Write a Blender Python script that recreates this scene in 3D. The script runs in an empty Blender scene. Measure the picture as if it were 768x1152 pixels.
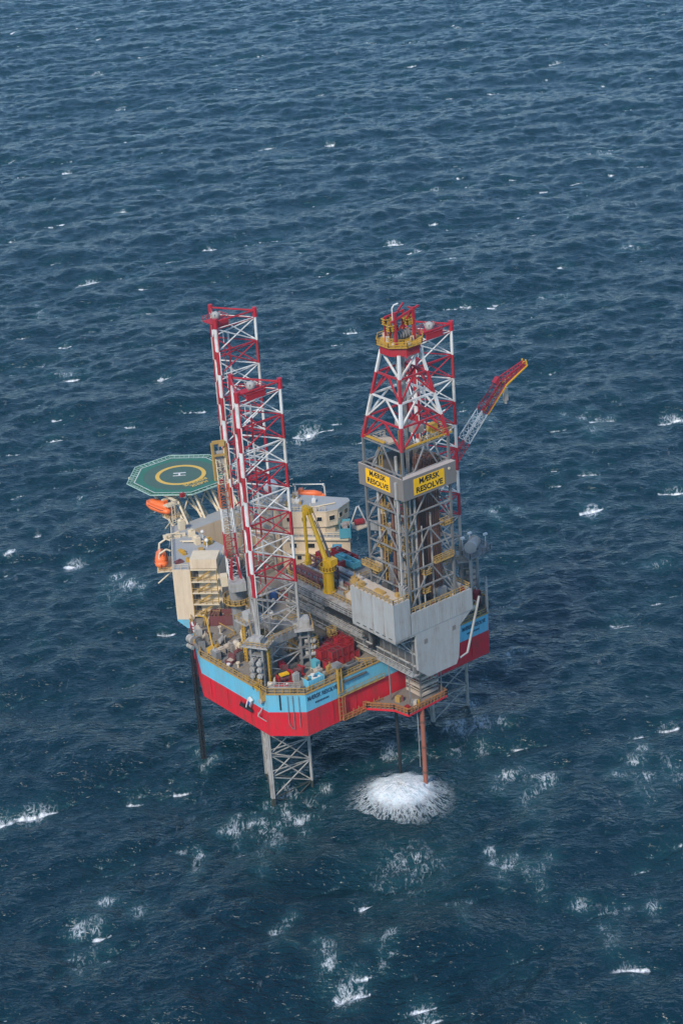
import bpy, math, random
import numpy as np
from mathutils import Vector, Matrix
R = math.radians
rng = random.Random(7)
scene = bpy.context.scene
COL = scene.collection

# ------------------------------------------------------------------ materials
MATS = {}
def mat(name, col, rough=0.55, metal=0.0, dirt=0.25, dirtcol=(0.10, 0.075, 0.055), scale=0.35, streak=True, spec=0.4):
    if name in MATS: return MATS[name]
    m = bpy.data.materials.new(name); m.use_nodes = True
    nt = m.node_tree; N = nt.nodes; L = nt.links
    b = N['Principled BSDF']
    b.inputs['Roughness'].default_value = rough; b.inputs['Metallic'].default_value = metal
    b.inputs['Specular IOR Level'].default_value = spec
    tc = N.new('ShaderNodeTexCoord')
    n1 = N.new('ShaderNodeTexNoise'); n1.inputs['Scale'].default_value = scale; n1.inputs['Detail'].default_value = 6; n1.inputs['Roughness'].default_value = 0.7
    L.new(tc.outputs['Object'], n1.inputs['Vector'])
    mp = N.new('ShaderNodeMapping'); mp.inputs['Scale'].default_value = (0.75, 0.75, 0.07) if streak else (1.6, 1.6, 1.6)
    L.new(tc.outputs['Object'], mp.inputs['Vector'])
    n2 = N.new('ShaderNodeTexNoise'); n2.inputs['Scale'].default_value = 1.0; n2.inputs['Detail'].default_value = 5; n2.inputs['Roughness'].default_value = 0.75
    L.new(mp.outputs['Vector'], n2.inputs['Vector'])
    mul = N.new('ShaderNodeMath'); mul.operation = 'MULTIPLY'
    L.new(n1.outputs['Fac'], mul.inputs[0]); L.new(n2.outputs['Fac'], mul.inputs[1])
    rp = N.new('ShaderNodeMapRange'); rp.inputs['From Min'].default_value = 0.19; rp.inputs['From Max'].default_value = 0.40
    rp.inputs['To Min'].default_value = 0.0; rp.inputs['To Max'].default_value = dirt
    L.new(mul.outputs[0], rp.inputs['Value'])
    v = N.new('ShaderNodeHueSaturation'); v.inputs['Color'].default_value = (*col, 1)
    vr = N.new('ShaderNodeMapRange'); vr.inputs['From Min'].default_value = 0.3; vr.inputs['From Max'].default_value = 0.7
    vr.inputs['To Min'].default_value = 0.86; vr.inputs['To Max'].default_value = 1.1
    L.new(n1.outputs['Fac'], vr.inputs['Value']); L.new(vr.outputs[0], v.inputs['Value'])
    mx = N.new('ShaderNodeMix'); mx.data_type = 'RGBA'
    L.new(rp.outputs[0], mx.inputs[0]); L.new(v.outputs[0], mx.inputs[6]); mx.inputs[7].default_value = (*dirtcol, 1)
    L.new(mx.outputs[2], b.inputs['Base Color'])
    rr = N.new('ShaderNodeMapRange'); rr.inputs['To Min'].default_value = rough - 0.08; rr.inputs['To Max'].default_value = min(1, rough + 0.12)
    L.new(n2.outputs['Fac'], rr.inputs['Value']); L.new(rr.outputs[0], b.inputs['Roughness'])
    MATS[name] = m
    return m
RED    = mat('hull red paint', (0.66, 0.012, 0.026), 0.5, dirt=0.9, dirtcol=(0.30, 0.035, 0.03))
BLUE   = mat('light blue paint', (0.13, 0.46, 0.61), 0.5, dirt=0.9, dirtcol=(0.17, 0.30, 0.33))
WHITE  = mat('white paint', (0.70, 0.69, 0.65), 0.5, dirt=0.8, dirtcol=(0.28, 0.22, 0.16))
LRED   = mat('lattice red paint', (0.42, 0.012, 0.026), 0.5, dirt=0.8, dirtcol=(0.20, 0.04, 0.03))
GALV   = mat('weathered grey steel', (0.38, 0.365, 0.335), 0.6, 0.0, dirt=0.9, dirtcol=(0.15, 0.11, 0.08))
GREY   = mat('grey steel paint', (0.235, 0.23, 0.22), 0.6, dirt=0.9, dirtcol=(0.09, 0.07, 0.055))
DGREY  = mat('dark grey steel', (0.085, 0.083, 0.08), 0.7, dirt=0.4)
LGREY  = mat('light grey cladding', (0.36, 0.365, 0.35), 0.55, dirt=0.9, dirtcol=(0.24, 0.21, 0.18))
BOARD  = mat('brown grey wind board', (0.20, 0.175, 0.155), 0.6, dirt=0.35, dirtcol=(0.10, 0.085, 0.07))
LEDGE  = mat('pale brown ledge', (0.38, 0.32, 0.28), 0.65, dirt=0.35, dirtcol=(0.2, 0.16, 0.13))
TAN    = mat('tan house paint', (0.66, 0.52, 0.36), 0.6, dirt=0.6, dirtcol=(0.34, 0.24, 0.15))
CREAM  = mat('cream steel', (0.66, 0.55, 0.38), 0.6, dirt=0.35, dirtcol=(0.3, 0.2, 0.11))
DECK   = mat('deck plate paint', (0.24, 0.215, 0.18), 0.75, dirt=0.75, dirtcol=(0.13, 0.085, 0.055), streak=False)
ROOF   = mat('blue grey roof paint', (0.33, 0.34, 0.335), 0.7, dirt=0.4, dirtcol=(0.2, 0.17, 0.14), streak=False)
YEL    = mat('yellow safety paint', (0.52, 0.29, 0.025), 0.55, dirt=0.45, dirtcol=(0.2, 0.12, 0.04))
OCHRE  = mat('ochre rail paint', (0.42, 0.255, 0.065), 0.65, dirt=0.5, dirtcol=(0.14, 0.09, 0.05))
CRANEY = mat('crane yellow paint', (0.74, 0.41, 0.008), 0.45, dirt=0.28, dirtcol=(0.25, 0.15, 0.02))
SIGN   = mat('sign yellow', (0.88, 0.47, 0.003), 0.5, dirt=0.1, dirtcol=(0.5, 0.3, 0.05))
BLACK  = mat('black lettering', (0.018, 0.016, 0.015), 0.6, dirt=0.1)
NAVY   = mat('dark blue lettering', (0.03, 0.06, 0.10), 0.6, dirt=0.1)
RUST   = mat('rusty brown pipe', (0.17, 0.075, 0.05), 0.7, dirt=0.5, dirtcol=(0.07, 0.035, 0.025))
RUSTL  = mat('rust red conductor', (0.30, 0.10, 0.06), 0.65, dirt=0.5, dirtcol=(0.14, 0.06, 0.04))
MAROON = mat('maroon steel', (0.17, 0.05, 0.05), 0.65, dirt=0.4)
ORANGE = mat('lifeboat orange', (0.80, 0.16, 0.035), 0.4, dirt=0.2, dirtcol=(0.4, 0.1, 0.05))
HGREEN = mat('helideck green', (0.03, 0.15, 0.092), 0.7, dirt=0.4, dirtcol=(0.055, 0.085, 0.07), scale=0.22, streak=False)
HGREY  = mat('worn grey green circle', (0.060, 0.115, 0.085), 0.75, dirt=0.45, dirtcol=(0.06, 0.075, 0.065), scale=0.4, streak=False)
NET    = mat('pale green net', (0.36, 0.50, 0.42), 0.7, dirt=0.2)
HRING  = mat('helideck yellow', (0.66, 0.40, 0.06), 0.6, dirt=0.3, dirtcol=(0.3, 0.25, 0.1), streak=False)
TEAL   = mat('teal container paint', (0.10, 0.36, 0.42), 0.55, dirt=0.35, dirtcol=(0.08, 0.14, 0.15))
BRED   = mat('bright red equipment', (0.30, 0.014, 0.017), 0.5, dirt=0.35, dirtcol=(0.16, 0.03, 0.02))
DBLUE  = mat('dark blue equipment', (0.03, 0.08, 0.24), 0.5, dirt=0.3)
GREENM = mat('machine green', (0.05, 0.20, 0.15), 0.55, dirt=0.4)
GLASS  = mat('dark window glass', (0.012, 0.014, 0.017), 0.12, dirt=0.05, spec=0.6)
HOSE   = mat('black rubber', (0.016, 0.016, 0.018), 0.6, dirt=0.15)
DRK    = mat('derrick grey steel', (0.165, 0.162, 0.155), 0.6, dirt=0.45, dirtcol=(0.08, 0.06, 0.05))
RORANGE = mat('rusty orange rail paint', (0.38, 0.17, 0.05), 0.65, dirt=0.8, dirtcol=(0.2, 0.06, 0.04))
MARINE = mat('wet growth dark steel', (0.05, 0.05, 0.04), 0.4, dirt=0.5, dirtcol=(0.02, 0.03, 0.02))
SAND   = mat('sand coloured steel', (0.50, 0.42, 0.33), 0.6, dirt=0.45, dirtcol=(0.22, 0.16, 0.11))

# ------------------------------------------------------------------ mesh builder
class MB:
    def __init__(s, o=(0, 0, 0)):
        s.v = []; s.f = []; s.m = []; s.o = Vector(o)
    def add(s, vs, fs, m=0):
        b = len(s.v); s.v.extend([Vector(v) - s.o for v in vs]); s.f.extend([tuple(b + i for i in f) for f in fs]); s.m.extend([m] * len(fs)); return s
    def obox(s, c, ax, ay, az, m=0):           # centre and three half axes
        c = Vector(c); ax = Vector(ax); ay = Vector(ay); az = Vector(az)
        vs = [c + i * ax + j * ay + k * az for k in (-1, 1) for j in (-1, 1) for i in (-1, 1)]
        return s.add(vs, [(0, 2, 3, 1), (4, 5, 7, 6), (0, 1, 5, 4), (2, 6, 7, 3), (0, 4, 6, 2), (1, 3, 7, 5)], m)
    def box(s, x0, x1, y0, y1, z0, z1, m=0):
        return s.obox(((x0 + x1) / 2, (y0 + y1) / 2, (z0 + z1) / 2), ((x1 - x0) / 2, 0, 0), (0, (y1 - y0) / 2, 0), (0, 0, (z1 - z0) / 2), m)
    def rbox(s, c, L, W, H, yaw, m=0):         # box standing on c, yawed
        u = Vector((math.cos(yaw), math.sin(yaw), 0)); w = Vector((-u.y, u.x, 0))
        return s.obox(Vector(c) + Vector((0, 0, H / 2)), u * L / 2, w * W / 2, (0, 0, H / 2), m)
    def frame(s, p, q):
        d = (Vector(q) - Vector(p)); l = d.length; d = d / l if l else Vector((0, 0, 1))
        a = Vector((0, 0, 1)) if abs(d.z) < 0.95 else Vector((1, 0, 0))
        x = d.cross(a).normalized(); y = d.cross(x); return d, x, y
    def tube(s, p, q, r, n=6, m=0, r2=None, cap=True):
        p = Vector(p); q = Vector(q); r2 = r if r2 is None else r2
        d, x, y = s.frame(p, q); vs = []
        for c, rr in ((p, r), (q, r2)):
            for i in range(n):
                a = 2 * math.pi * (i + 0.5) / n; vs.append(c + x * (rr * math.cos(a)) + y * (rr * math.sin(a)))
        fs = [(i, (i + 1) % n, n + (i + 1) % n, n + i) for i in range(n)]
        if cap: fs += [tuple(range(n - 1, -1, -1)), tuple(range(n, 2 * n))]
        return s.add(vs, fs, m)
    def bar(s, p, q, w, h=None, m=0):
        return s.tube(p, q, w * 0.7071, 4, m)
    def path(s, pts, r, n=6, m=0):
        for a, b in zip(pts, pts[1:]): s.tube(a, b, r, n, m)
        return s
    def prism(s, poly, z0, z1, m=0, mt=None):
        n = len(poly); vs = [(x, y, z0) for x, y in poly] + [(x, y, z1) for x, y in poly]
        s.add(vs, [(i, (i + 1) % n, n + (i + 1) % n, n + i) for i in range(n)] + [tuple(range(n - 1, -1, -1))], m)
        return s.add([(x, y, z1) for x, y in poly], [tuple(range(n))], m if mt is None else mt)
    def revolve(s, c, prof, n=16, m=0):        # (r, z) profile
        c = Vector(c); vs = []
        for r, z in prof:
            for i in range(n):
                a = 2 * math.pi * i / n; vs.append(c + Vector((r * math.cos(a), r * math.sin(a), z)))
        fs = []
        for k in range(len(prof) - 1):
            for i in range(n): fs.append((k * n + i, k * n + (i + 1) % n, (k + 1) * n + (i + 1) % n, (k + 1) * n + i))
        fs.append(tuple(range(n - 1, -1, -1))); fs.append(tuple(range((len(prof) - 1) * n, len(prof) * n)))
        return s.add(vs, fs, m)
    def sphere(s, c, r, m=0, n=14):
        prof = [(max(r * math.sin(t), 0.01), -r * math.cos(t)) for t in [math.pi * i / 10 for i in range(11)]]
        return s.revolve(c, prof, n, m)
    def rail(s, pts, h=1.1, step=2.0, r=0.05, m=0, mid=True, closed=False):
        pts = [Vector(p) for p in pts]
        if closed: pts = pts + [pts[0]]
        for a, b in zip(pts, pts[1:]):
            L = (b - a).length; k = max(1, round(L / step)); up = Vector((0, 0, h))
            s.bar(a + up, b + up, r * 2, m=m)
            if mid: s.bar(a + up * 0.52, b + up * 0.52, r * 1.6, m=m)
            for i in range(k + 1):
                p = a.lerp(b, i / k); s.bar(p, p + up, r * 2, m=m)
        return s
    def ladder(s, p, q, w=0.6, side=(1, 0, 0), m=0, step=0.9, r=0.07):
        p = Vector(p); q = Vector(q); sd = Vector(side).normalized() * w / 2
        s.bar(p - sd, q - sd, r * 2, m=m); s.bar(p + sd, q + sd, r * 2, m=m)
        n = int((q - p).length / step)
        for i in range(1, n):
            c = p.lerp(q, i / n); s.bar(c - sd, c + sd, r * 1.4, m=m)
        return s
    def build(s, name, mats, parent=None, label=None, bevel=0):
        if not isinstance(mats, (list, tuple)): mats = [mats]
        me = bpy.data.meshes.new(name)
        me.from_pydata([tuple(v) for v in s.v], [], s.f)
        for mm in mats: me.materials.append(mm)
        if len(mats) > 1: me.polygons.foreach_set('material_index', [min(i, len(mats) - 1) for i in s.m])
        me.update()
        o = bpy.data.objects.new(name, me); COL.objects.link(o)
        if parent is not None:
            o.parent = parent
        else: o.location = s.o
        if label: o['label'] = label
        if bevel:
            bv = o.modifiers.new('bevel', 'BEVEL'); bv.width = bevel; bv.segments = 1; bv.limit_method = 'ANGLE'
        return o
def thing(name, label, cat, loc=(0, 0, 0), yaw=0, group=None):
    o = bpy.data.objects.new(name, None); COL.objects.link(o); o.empty_display_size = 0.5
    o.location = loc; o.rotation_euler = (0, 0, yaw); o['label'] = label; o['category'] = cat
    if group: o['group'] = group
    return o
def tag(o, label, cat, group=None, kind=None):
    o['label'] = label; o['category'] = cat
    if group: o['group'] = group
    if kind: o['kind'] = kind
    return o
def copy_tree(o, parent=None):
    c = o.copy(); COL.objects.link(c)
    if parent is not None: c.parent = parent
    for ch in list(o.children): copy_tree(ch, c)
    return c
def text(name, body, size, origin, xdir, updir, m, parent, pbase, align='CENTER', depth=0.02, spacing=1.0, bold=0.02, width=None):
    cu = bpy.data.curves.new(name, 'FONT'); cu.body = body; cu.size = size; cu.align_x = align; cu.align_y = 'CENTER'
    cu.extrude = depth; cu.offset = bold; cu.space_character = spacing; cu.resolution_u = 3
    t = bpy.data.objects.new(name + '_src', cu); COL.objects.link(t)
    bpy.context.view_layer.update()
    me = bpy.data.meshes.new_from_object(t.evaluated_get(bpy.context.evaluated_depsgraph_get()))
    bpy.data.objects.remove(t); bpy.data.curves.remove(cu)
    x = Vector(xdir).normalized(); u = Vector(updir).normalized(); n = x.cross(u)
    if width:
        xs = [v.co.x for v in me.vertices]; k = width / (max(xs) - min(xs))
        for v in me.vertices: v.co.x *= k
    M = Matrix((x, u, n)).transposed().to_4x4(); M.translation = Vector(origin) - Vector(pbase)
    me.transform(M); me.materials.clear(); me.materials.append(m); me.name = name
    o = bpy.data.objects.new(name, me); COL.objects.link(o)
    o.parent = parent
    return o

# ------------------------------------------------------------------ camera, light, world
CAM = Vector((-232.3185, -302.7041, 227.2369))
cx = Vector((0.77640514, -0.62694205, -0.06433299)); cy = Vector((0.30225493, 0.28083972, 0.91091767)); cf = Vector((0.55302533, 0.72668612, -0.40754173))
cam = bpy.data.cameras.new('camera'); cam.sensor_fit = 'VERTICAL'; cam.sensor_height = 36; cam.sensor_width = 24
cam.lens = 36 * 2283.72 / 1152; cam.clip_start = 1; cam.clip_end = 60000
co = bpy.data.objects.new('camera', cam); COL.objects.link(co)
Mx = Matrix((cx, cy, -cf)).transposed().to_4x4(); Mx.translation = CAM; co.matrix_world = Mx
scene.camera = co
SUN_AZ = R(205); SUN_EL = R(42)
sd = Vector((math.cos(SUN_AZ) * math.cos(SUN_EL), math.sin(SUN_AZ) * math.cos(SUN_EL), math.sin(SUN_EL)))
sl = bpy.data.lights.new('sun', 'SUN'); sl.energy = 2.5; sl.angle = R(9); sl.color = (1.0, 0.90, 0.76)
so = bpy.data.objects.new('sun', sl); COL.objects.link(so); so.rotation_euler = sd.to_track_quat('Z', 'Y').to_euler()
w = bpy.data.worlds.new('World'); scene.world = w; w.use_nodes = True
nt = w.node_tree; bg = nt.nodes['Background']
sky = nt.nodes.new('ShaderNodeTexSky'); sky.sky_type = 'NISHITA'; sky.sun_disc = False
sky.sun_elevation = SUN_EL; sky.sun_rotation = math.pi / 2 - SUN_AZ; sky.air_density = 1.0; sky.dust_density = 0.0; sky.ozone_density = 4.2
nt.links.new(sky.outputs[0], bg.inputs[0]); bg.inputs[1].default_value = 0.15
vs = scene.view_settings; vs.view_transform = 'Standard'; vs.look = 'None'; vs.exposure = 0.72; vs.gamma = 1.0; vs.use_curve_mapping = False
scene.cycles.use_denoising = True; scene.cycles.sample_clamp_direct = 0.85; scene.cycles.sample_clamp_indirect = 3.0; scene.cycles.max_bounces = 6; scene.cycles.caustics_reflective = False; scene.cycles.caustics_refractive = False

# ------------------------------------------------------------------ sea
HEAD = np.array([0.60559949, 0.7957696]); LAT = np.array([HEAD[1], -HEAD[0]])
CAPS = [(287.7,519.6,14.9),(373.8,518.4,16.0),(329.8,431.1,8.3),(436.1,542.3,8.7),(354.8,666.2,20.2),(385.8,804.7,7.9),(423.3,464.6,6.3),(248.9,251.1,8.4),(223.0,253.7,9.9),(169.4,359.3,4.9),(318.4,256.2,7.2),(303.4,210.6,13.6),(398.0,318.0,12.0),(248.5,190.8,7.9),(83.6,257.3,14.9),(-3.8,145.9,6.0),(110.5,17.2,9.1),(105.9,25.1,3.2),(-54.3,-57.3,2.6)]
LACE = [(17.8,-31.2,10.4),(36.8,-45.1,10.5),(170.3,101.7,10.8),(147.9,124.6,5.4),(105.4,71.8,6.1),(-5.2,-59.1,6.1),(-7.6,-50.3,6.6),(-6.4,-78.3,8.0),(-78.3,-14.5,7.8),(-85.2,-20.6,4.5),(-36.6,-3.8,6.4),(-49.1,-6.1,5.5),(-51.3,-50.2,8.0),(-52.5,-39.5,4.0),(31.0,165.4,4.1),(9.2,113.5,10.5),(11.1,103.9,5.0),(51.7,10.4,5.0),(-43.6,-57.7,4.5),(-24.6,-58.7,4.0),(112.9,322.9,8.0),(248.5,190.8,7.0),(398,318,9),
        (-28.0,-5.0,7.5),(-24.6,-2.0,8.0),(-31.5,-9.5,9.0),(-37,-12,9.0),(-25,-10,8.0),(-33,-4,7.0),(-20,-8,6.0),(19.5,-6.0,9.0),(24.0,-10.0,9.0),(27.0,-3.0,6.0),(2.0,36.0,9.0),(-26.4,23.3,4.5),]
MOUND = (-7.2, -20.4)
def make_sea():
    N, dx = 2048, 0.82; L = N * dx
    r = np.random.default_rng(11)
    k1 = 2 * np.pi * np.fft.fftfreq(N, dx); kx, ky = np.meshgrid(k1, k1, indexing='xy')
    k = np.hypot(kx, ky); k[0, 0] = 1
    wind = HEAD * math.cos(R(14)) - LAT * math.sin(R(14)); wind = -wind      # waves run towards the viewer
    c = (kx * wind[0] + ky * wind[1]) / k
    Lp = 13.0
    long_ = np.exp(-(k / 0.35) ** 2)
    fw = np.where(c > 0, abs(c) ** 3, 0.2 * c ** 2); fl = np.where(c > 0, c ** 6, 0.0)
    P = np.exp(-1 / (k * Lp) ** 2) / k ** 3.2 * (0.09 + fw * (1 - long_) + 1.6 * fl * long_) * np.exp(-(k * 0.36) ** 2)
    P *= 1 + 0.7 * np.exp(-(np.log(k / 0.24) / 0.5) ** 2) + 0.9 * np.exp(-(np.log(k / 1.3) / 0.5) ** 2)
    P[0, 0] = 0
    h0 = (r.standard_normal((N, N)) + 1j * r.standard_normal((N, N))) * np.sqrt(P)
    H = np.fft.ifft2(h0); sc = (HS / 4) / H.real.std()
    h0 *= sc; h = np.fft.ifft2(h0).real
    kk = k.copy()
    Dx = np.fft.ifft2(-1j * kx / kk * h0).real; Dy = np.fft.ifft2(-1j * ky / kk * h0).real
    Jxx = np.fft.ifft2(kx * kx / kk * h0).real; Jyy = np.fft.ifft2(ky * ky / kk * h0).real; Jxy = np.fft.ifft2(kx * ky / kk * h0).real
    lam = 0.9
    J = (1 + lam * Jxx) * (1 + lam * Jyy) - (lam * Jxy) ** 2
    def axis(lo, hi, d, far):
        a = np.arange(lo, hi, d); st = d; x = lo; left = []
        while x > -far: st *= 1.03 if st < 9 else 1.25; x -= st; left.append(x)
        st = d; x = a[-1]; right = []
        while x < far: st *= 1.03 if st < 9 else 1.25; x += st; right.append(x)
        return np.array(left[::-1] + list(a) + right)
    U = axis(-255, 255, 0.85, 30000); V1 = axis(262, 760, 0.85, 30000)
    V = np.concatenate([V1[V1 < 760], np.arange(760, 1480, 1.25)]); far = V1[V1 > 1480]
    st = 1.25; x = V[-1]; ext = []
    while x < 40000: st *= 1.03 if st < 9 else 1.25; x += st; ext.append(x)
    V = np.concatenate([V, ext])
    nu, nv = len(U), len(V)
    su = np.gradient(U); sv = np.gradient(V)
    UU, VV = np.meshgrid(U, V); sp = np.maximum(*np.meshgrid(su, sv))
    X = CAM.x + UU * LAT[0] + VV * HEAD[0]; Y = CAM.y + UU * LAT[1] + VV * HEAD[1]
    att = np.clip(1 - (sp - 2.0) / 14, 0, 1)
    def samp(A):
        gx = (X / dx) % N; gy = (Y / dx) % N
        i = gx.astype(int); j = gy.astype(int); fx = gx - i; fy = gy - j; i1 = (i + 1) % N; j1 = (j + 1) % N; i %= N; j %= N
        return (A[j, i] * (1 - fx) + A[j, i1] * fx) * (1 - fy) + (A[j1, i] * (1 - fx) + A[j1, i1] * fx) * fy
    hh = samp(h); ddx = samp(Dx); ddy = samp(Dy); jj = samp(J)
    # slow turbulence behind breaking crests: smoothed whitecap field
    q1, q2, q3 = np.quantile(J, (0.004, 0.022, 0.03))
    br = np.clip((q2 - J) / 0.3, 0, 1)
    kb = np.fft.fft2(br); old = np.fft.ifft2(kb * np.exp(-((kx * HEAD[0] + ky * HEAD[1]) * 2.6) ** 2 - ((kx * LAT[0] + ky * LAT[1]) * 1.3) ** 2)).real; old /= np.quantile(old, 0.997)
    cap = np.clip((q2 - jj) / (q2 - q1 + 1e-6), 0, 1)
    cf = np.fft.ifft2(kb * np.exp(-((kx * HEAD[0] + ky * HEAD[1]) * 0.40) ** 2 - ((kx * LAT[0] + ky * LAT[1]) * 1.3) ** 2)).real; cf /= np.quantile(cf, 0.996)
    foam = np.maximum(cap * 0.55, np.clip(samp(cf) * 1.0 - 0.28, 0, 0.64))
    q4 = np.quantile(J, 0.12)
    lace = np.maximum(np.clip(samp(old) * 0.62, 0, 0.66), np.clip((q4 - jj) / (q4 - q2), 0, 1) * 0.55)
    r0 = np.hypot(X - MOUND[0], Y - MOUND[1]); att = att * (1 - 0.75 * np.exp(-(r0 / 15) ** 4))
    Xd = X + lam * ddx * att; Yd = Y + lam * ddy * att; Z = hh * att
    foam *= 1 - np.exp(-(r0 / 24) ** 4)
    big = np.zeros_like(X)
    al = (X[..., None] if False else None)
    def blob(x, y, rl, rw):
        du = (Xd - x) * LAT[0] + (Yd - y) * LAT[1]; dv = (Xd - x) * HEAD[0] + (Yd - y) * HEAD[1]
        return np.exp(-((du / rl) ** 2 + (dv / rw) ** 2))
    for n_, (x, y, s) in enumerate(CAPS):
        du = (Xd - x) * LAT[0] + (Yd - y) * LAT[1]; dv = (Xd - x) * HEAD[0] + (Yd - y) * HEAD[1]
        bend = 0.9 * np.sin(du * 1.1 + n_) + 0.45 * np.sin(du * 2.7 + 2 * n_) + (0.02 + 0.02 * (n_ % 3)) * du * du
        g = np.exp(-(du / (s * 0.45)) ** 2 - (np.where(dv + bend > 0, (dv + bend) / 1.5, (dv + bend) / 0.5)) ** 2) * (0.66 + 0.3 * np.sin(du * 0.9 + 3 * n_)); foam = np.maximum(foam, g * np.clip(0.35 + hh * 0.5, 0.2, 1.0)); lace = np.maximum(lace, blob(x, y, s * 0.6, s * 0.35) * 0.55) 
    rq = np.random.default_rng(5)
    for x, y, s in LACE:
        for q in range(5):                     # ragged patch: several overlapping tufts and a drifting tail
            ox, oy = rq.normal(0, s * .42, 2); ss = s * rq.uniform(.16, .42)
            lace = np.maximum(lace, blob(x + ox, y + oy, ss, ss * rq.uniform(.8, 1.8)) * rq.uniform(.55, .8))
        lace = np.maximum(lace, blob(x - HEAD[0] * s * .8, y - HEAD[1] * s * .8, s * .35, s * 1.2) * .50)
        lace = np.maximum(lace, blob(x, y, s * 0.4, s * 0.6) * np.clip(0.52 + 0.12 * hh, .4, .7))
    rr = np.hypot(Xd - MOUND[0], Yd - MOUND[1])
    lace = np.maximum(lace, np.clip(1.0 - np.clip((rr - 7) / 12, 0, 1), 0, 1) ** 1.3 * 0.62)
    down = np.exp(-((((Xd - MOUND[0]) * LAT[0] + (Yd - MOUND[1]) * LAT[1]) / 11) ** 2)) * np.clip(1 - np.abs((Xd - MOUND[0]) * HEAD[0] + (Yd - MOUND[1]) * HEAD[1] + 24) / 26, 0, 1)
    lace = np.maximum(lace, down * 0.60)
    foam *= att; lace *= att
    P3 = np.stack([Xd, Yd, Z], -1).reshape(-1, 3).astype(np.float32)
    me = bpy.data.meshes.new('sea'); me.vertices.add(nu * nv); me.vertices.foreach_set('co', P3.ravel())
    idx = np.arange(nu * nv).reshape(nv, nu)
    q = np.stack([idx[:-1, :-1], idx[:-1, 1:], idx[1:, 1:], idx[1:, :-1]], -1).reshape(-1, 4).astype(np.int32)
    # LAT x HEAD is left handed here, so flip for upward normals if needed
    if LAT[0] * HEAD[1] - LAT[1] * HEAD[0] < 0: q = q[:, ::-1].copy()
    nq = len(q)
    me.loops.add(nq * 4); me.loops.foreach_set('vertex_index', q.ravel())
    me.polygons.add(nq); me.polygons.foreach_set('loop_start', np.arange(0, nq * 4, 4, dtype=np.int32))
    me.polygons.foreach_set('use_smooth', np.ones(nq, bool))
    me.update(calc_edges=True)
    for nm, A in (('crest', foam), ('lace', lace)):
        at = me.attributes.new(nm, 'FLOAT', 'POINT'); at.data.foreach_set('value', A.ravel().astype(np.float32))
    o = bpy.data.objects.new('sea', me); COL.objects.link(o); o['kind'] = 'structure'
    o['label'] = 'choppy dark blue open sea with whitecaps and drifting foam streaks'; o['category'] = 'sea'
    # material
    m = bpy.data.materials.new('sea water'); m.use_nodes = True; nt = m.node_tree; Nn = nt.nodes; Lk = nt.links
    b = Nn['Principled BSDF']; out = Nn['Material Output']
    b.inputs['Base Color'].default_value = (*SEA_COL, 1); b.inputs['Roughness'].default_value = 0.18; b.inputs['IOR'].default_value = 1.333
    geo = Nn.new('ShaderNodeNewGeometry')
    def node(t, **kw):
        n = Nn.new(t)
        for a, v in kw.items(): setattr(n, a, v)
        return n
    def mapping(rot, scl):
        mp = node('ShaderNodeMapping'); mp.vector_type = 'TEXTURE'      # rotate into the wind frame first, then stretch
        mp.inputs['Rotation'].default_value = (0, 0, -rot); mp.inputs['Scale'].default_value = tuple(1 / s_ for s_ in scl)
        Lk.new(geo.outputs['Position'], mp.inputs['Vector']); return mp
    ang = math.atan2(HEAD[1], HEAD[0])
    def noise(mp, sc, det, ro, dist=0):
        n = node('ShaderNodeTexNoise'); n.inputs['Scale'].default_value = sc; n.inputs['Detail'].default_value = det; n.inputs['Roughness'].default_value = ro; n.inputs['Distortion'].default_value = dist
        Lk.new(mp.outputs[0], n.inputs['Vector']); return n
    def math_(op, a, b_=None, clamp=False):
        n = node('ShaderNodeMath'); n.operation = op; n.use_clamp = clamp
        for i, v in enumerate((a, b_)):
            if v is None: continue
            if isinstance(v, (int, float)): n.inputs[i].default_value = v
            else: Lk.new(v, n.inputs[i])
        return n.outputs[0]
    mpw = mapping(-ang, (1.0, 0.5, 1.0))      # x along the view, wavelets wider than long
    b1 = noise(mpw, 0.85, 3, 0.58, 0.35); b2 = noise(mapping(-ang + .5, (1.0, 0.6, 1.0)), 0.30, 3, 0.55, 0.4)
    bh = math_('ADD', b1.outputs['Fac'], math_('MULTIPLY', b2.outputs['Fac'], 0.85))
    bump = node('ShaderNodeBump'); bump.inputs['Strength'].default_value = 1.0; bump.inputs['Distance'].default_value = BUMP
    Lk.new(bh, bump.inputs['Height']); Lk.new(bump.outputs[0], b.inputs['Normal'])
    # foam
    mps = mapping(-ang, (0.55, 1.0, 1.0)); 
    f1 = noise(mps, 0.62, 9, 0.74, 0.6); f2 = noise(mapping(0, (1, 1, 1)), 0.05, 4, 0.6)
    mp3 = mapping(-ang, (0.6, 1.0, 1.0))
    vor = node('ShaderNodeTexVoronoi'); vor.feature = 'DISTANCE_TO_EDGE'; vor.inputs['Scale'].default_value = 0.75; vor.inputs['Randomness'].default_value = 1
    dis = node('ShaderNodeMix'); dis.data_type = 'RGBA'; dis.inputs[0].default_value = 0.5
    nz = noise(mp3, 0.9, 4, 0.6)
    vadd = node('ShaderNodeVectorMath'); vadd.operation = 'MULTIPLY_ADD'; vadd.inputs[1].default_value = (1.8, 1.8, 1.8)
    Lk.new(nz.outputs['Color'], vadd.inputs[0]); Lk.new(mp3.outputs[0], vadd.inputs[2]); Lk.new(vadd.outputs[0], vor.inputs['Vector'])
    web = node('ShaderNodeMapRange'); web.inputs['From Min'].default_value = 0.0; web.inputs['From Max'].default_value = 0.16; web.inputs['To Min'].default_value = 1.0; web.inputs['To Max'].default_value = 0.0
    Lk.new(vor.outputs['Distance'], web.inputs['Value'])
    at1 = node('ShaderNodeAttribute', attribute_name='crest'); at2 = node('ShaderNodeAttribute', attribute_name='lace')
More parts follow.
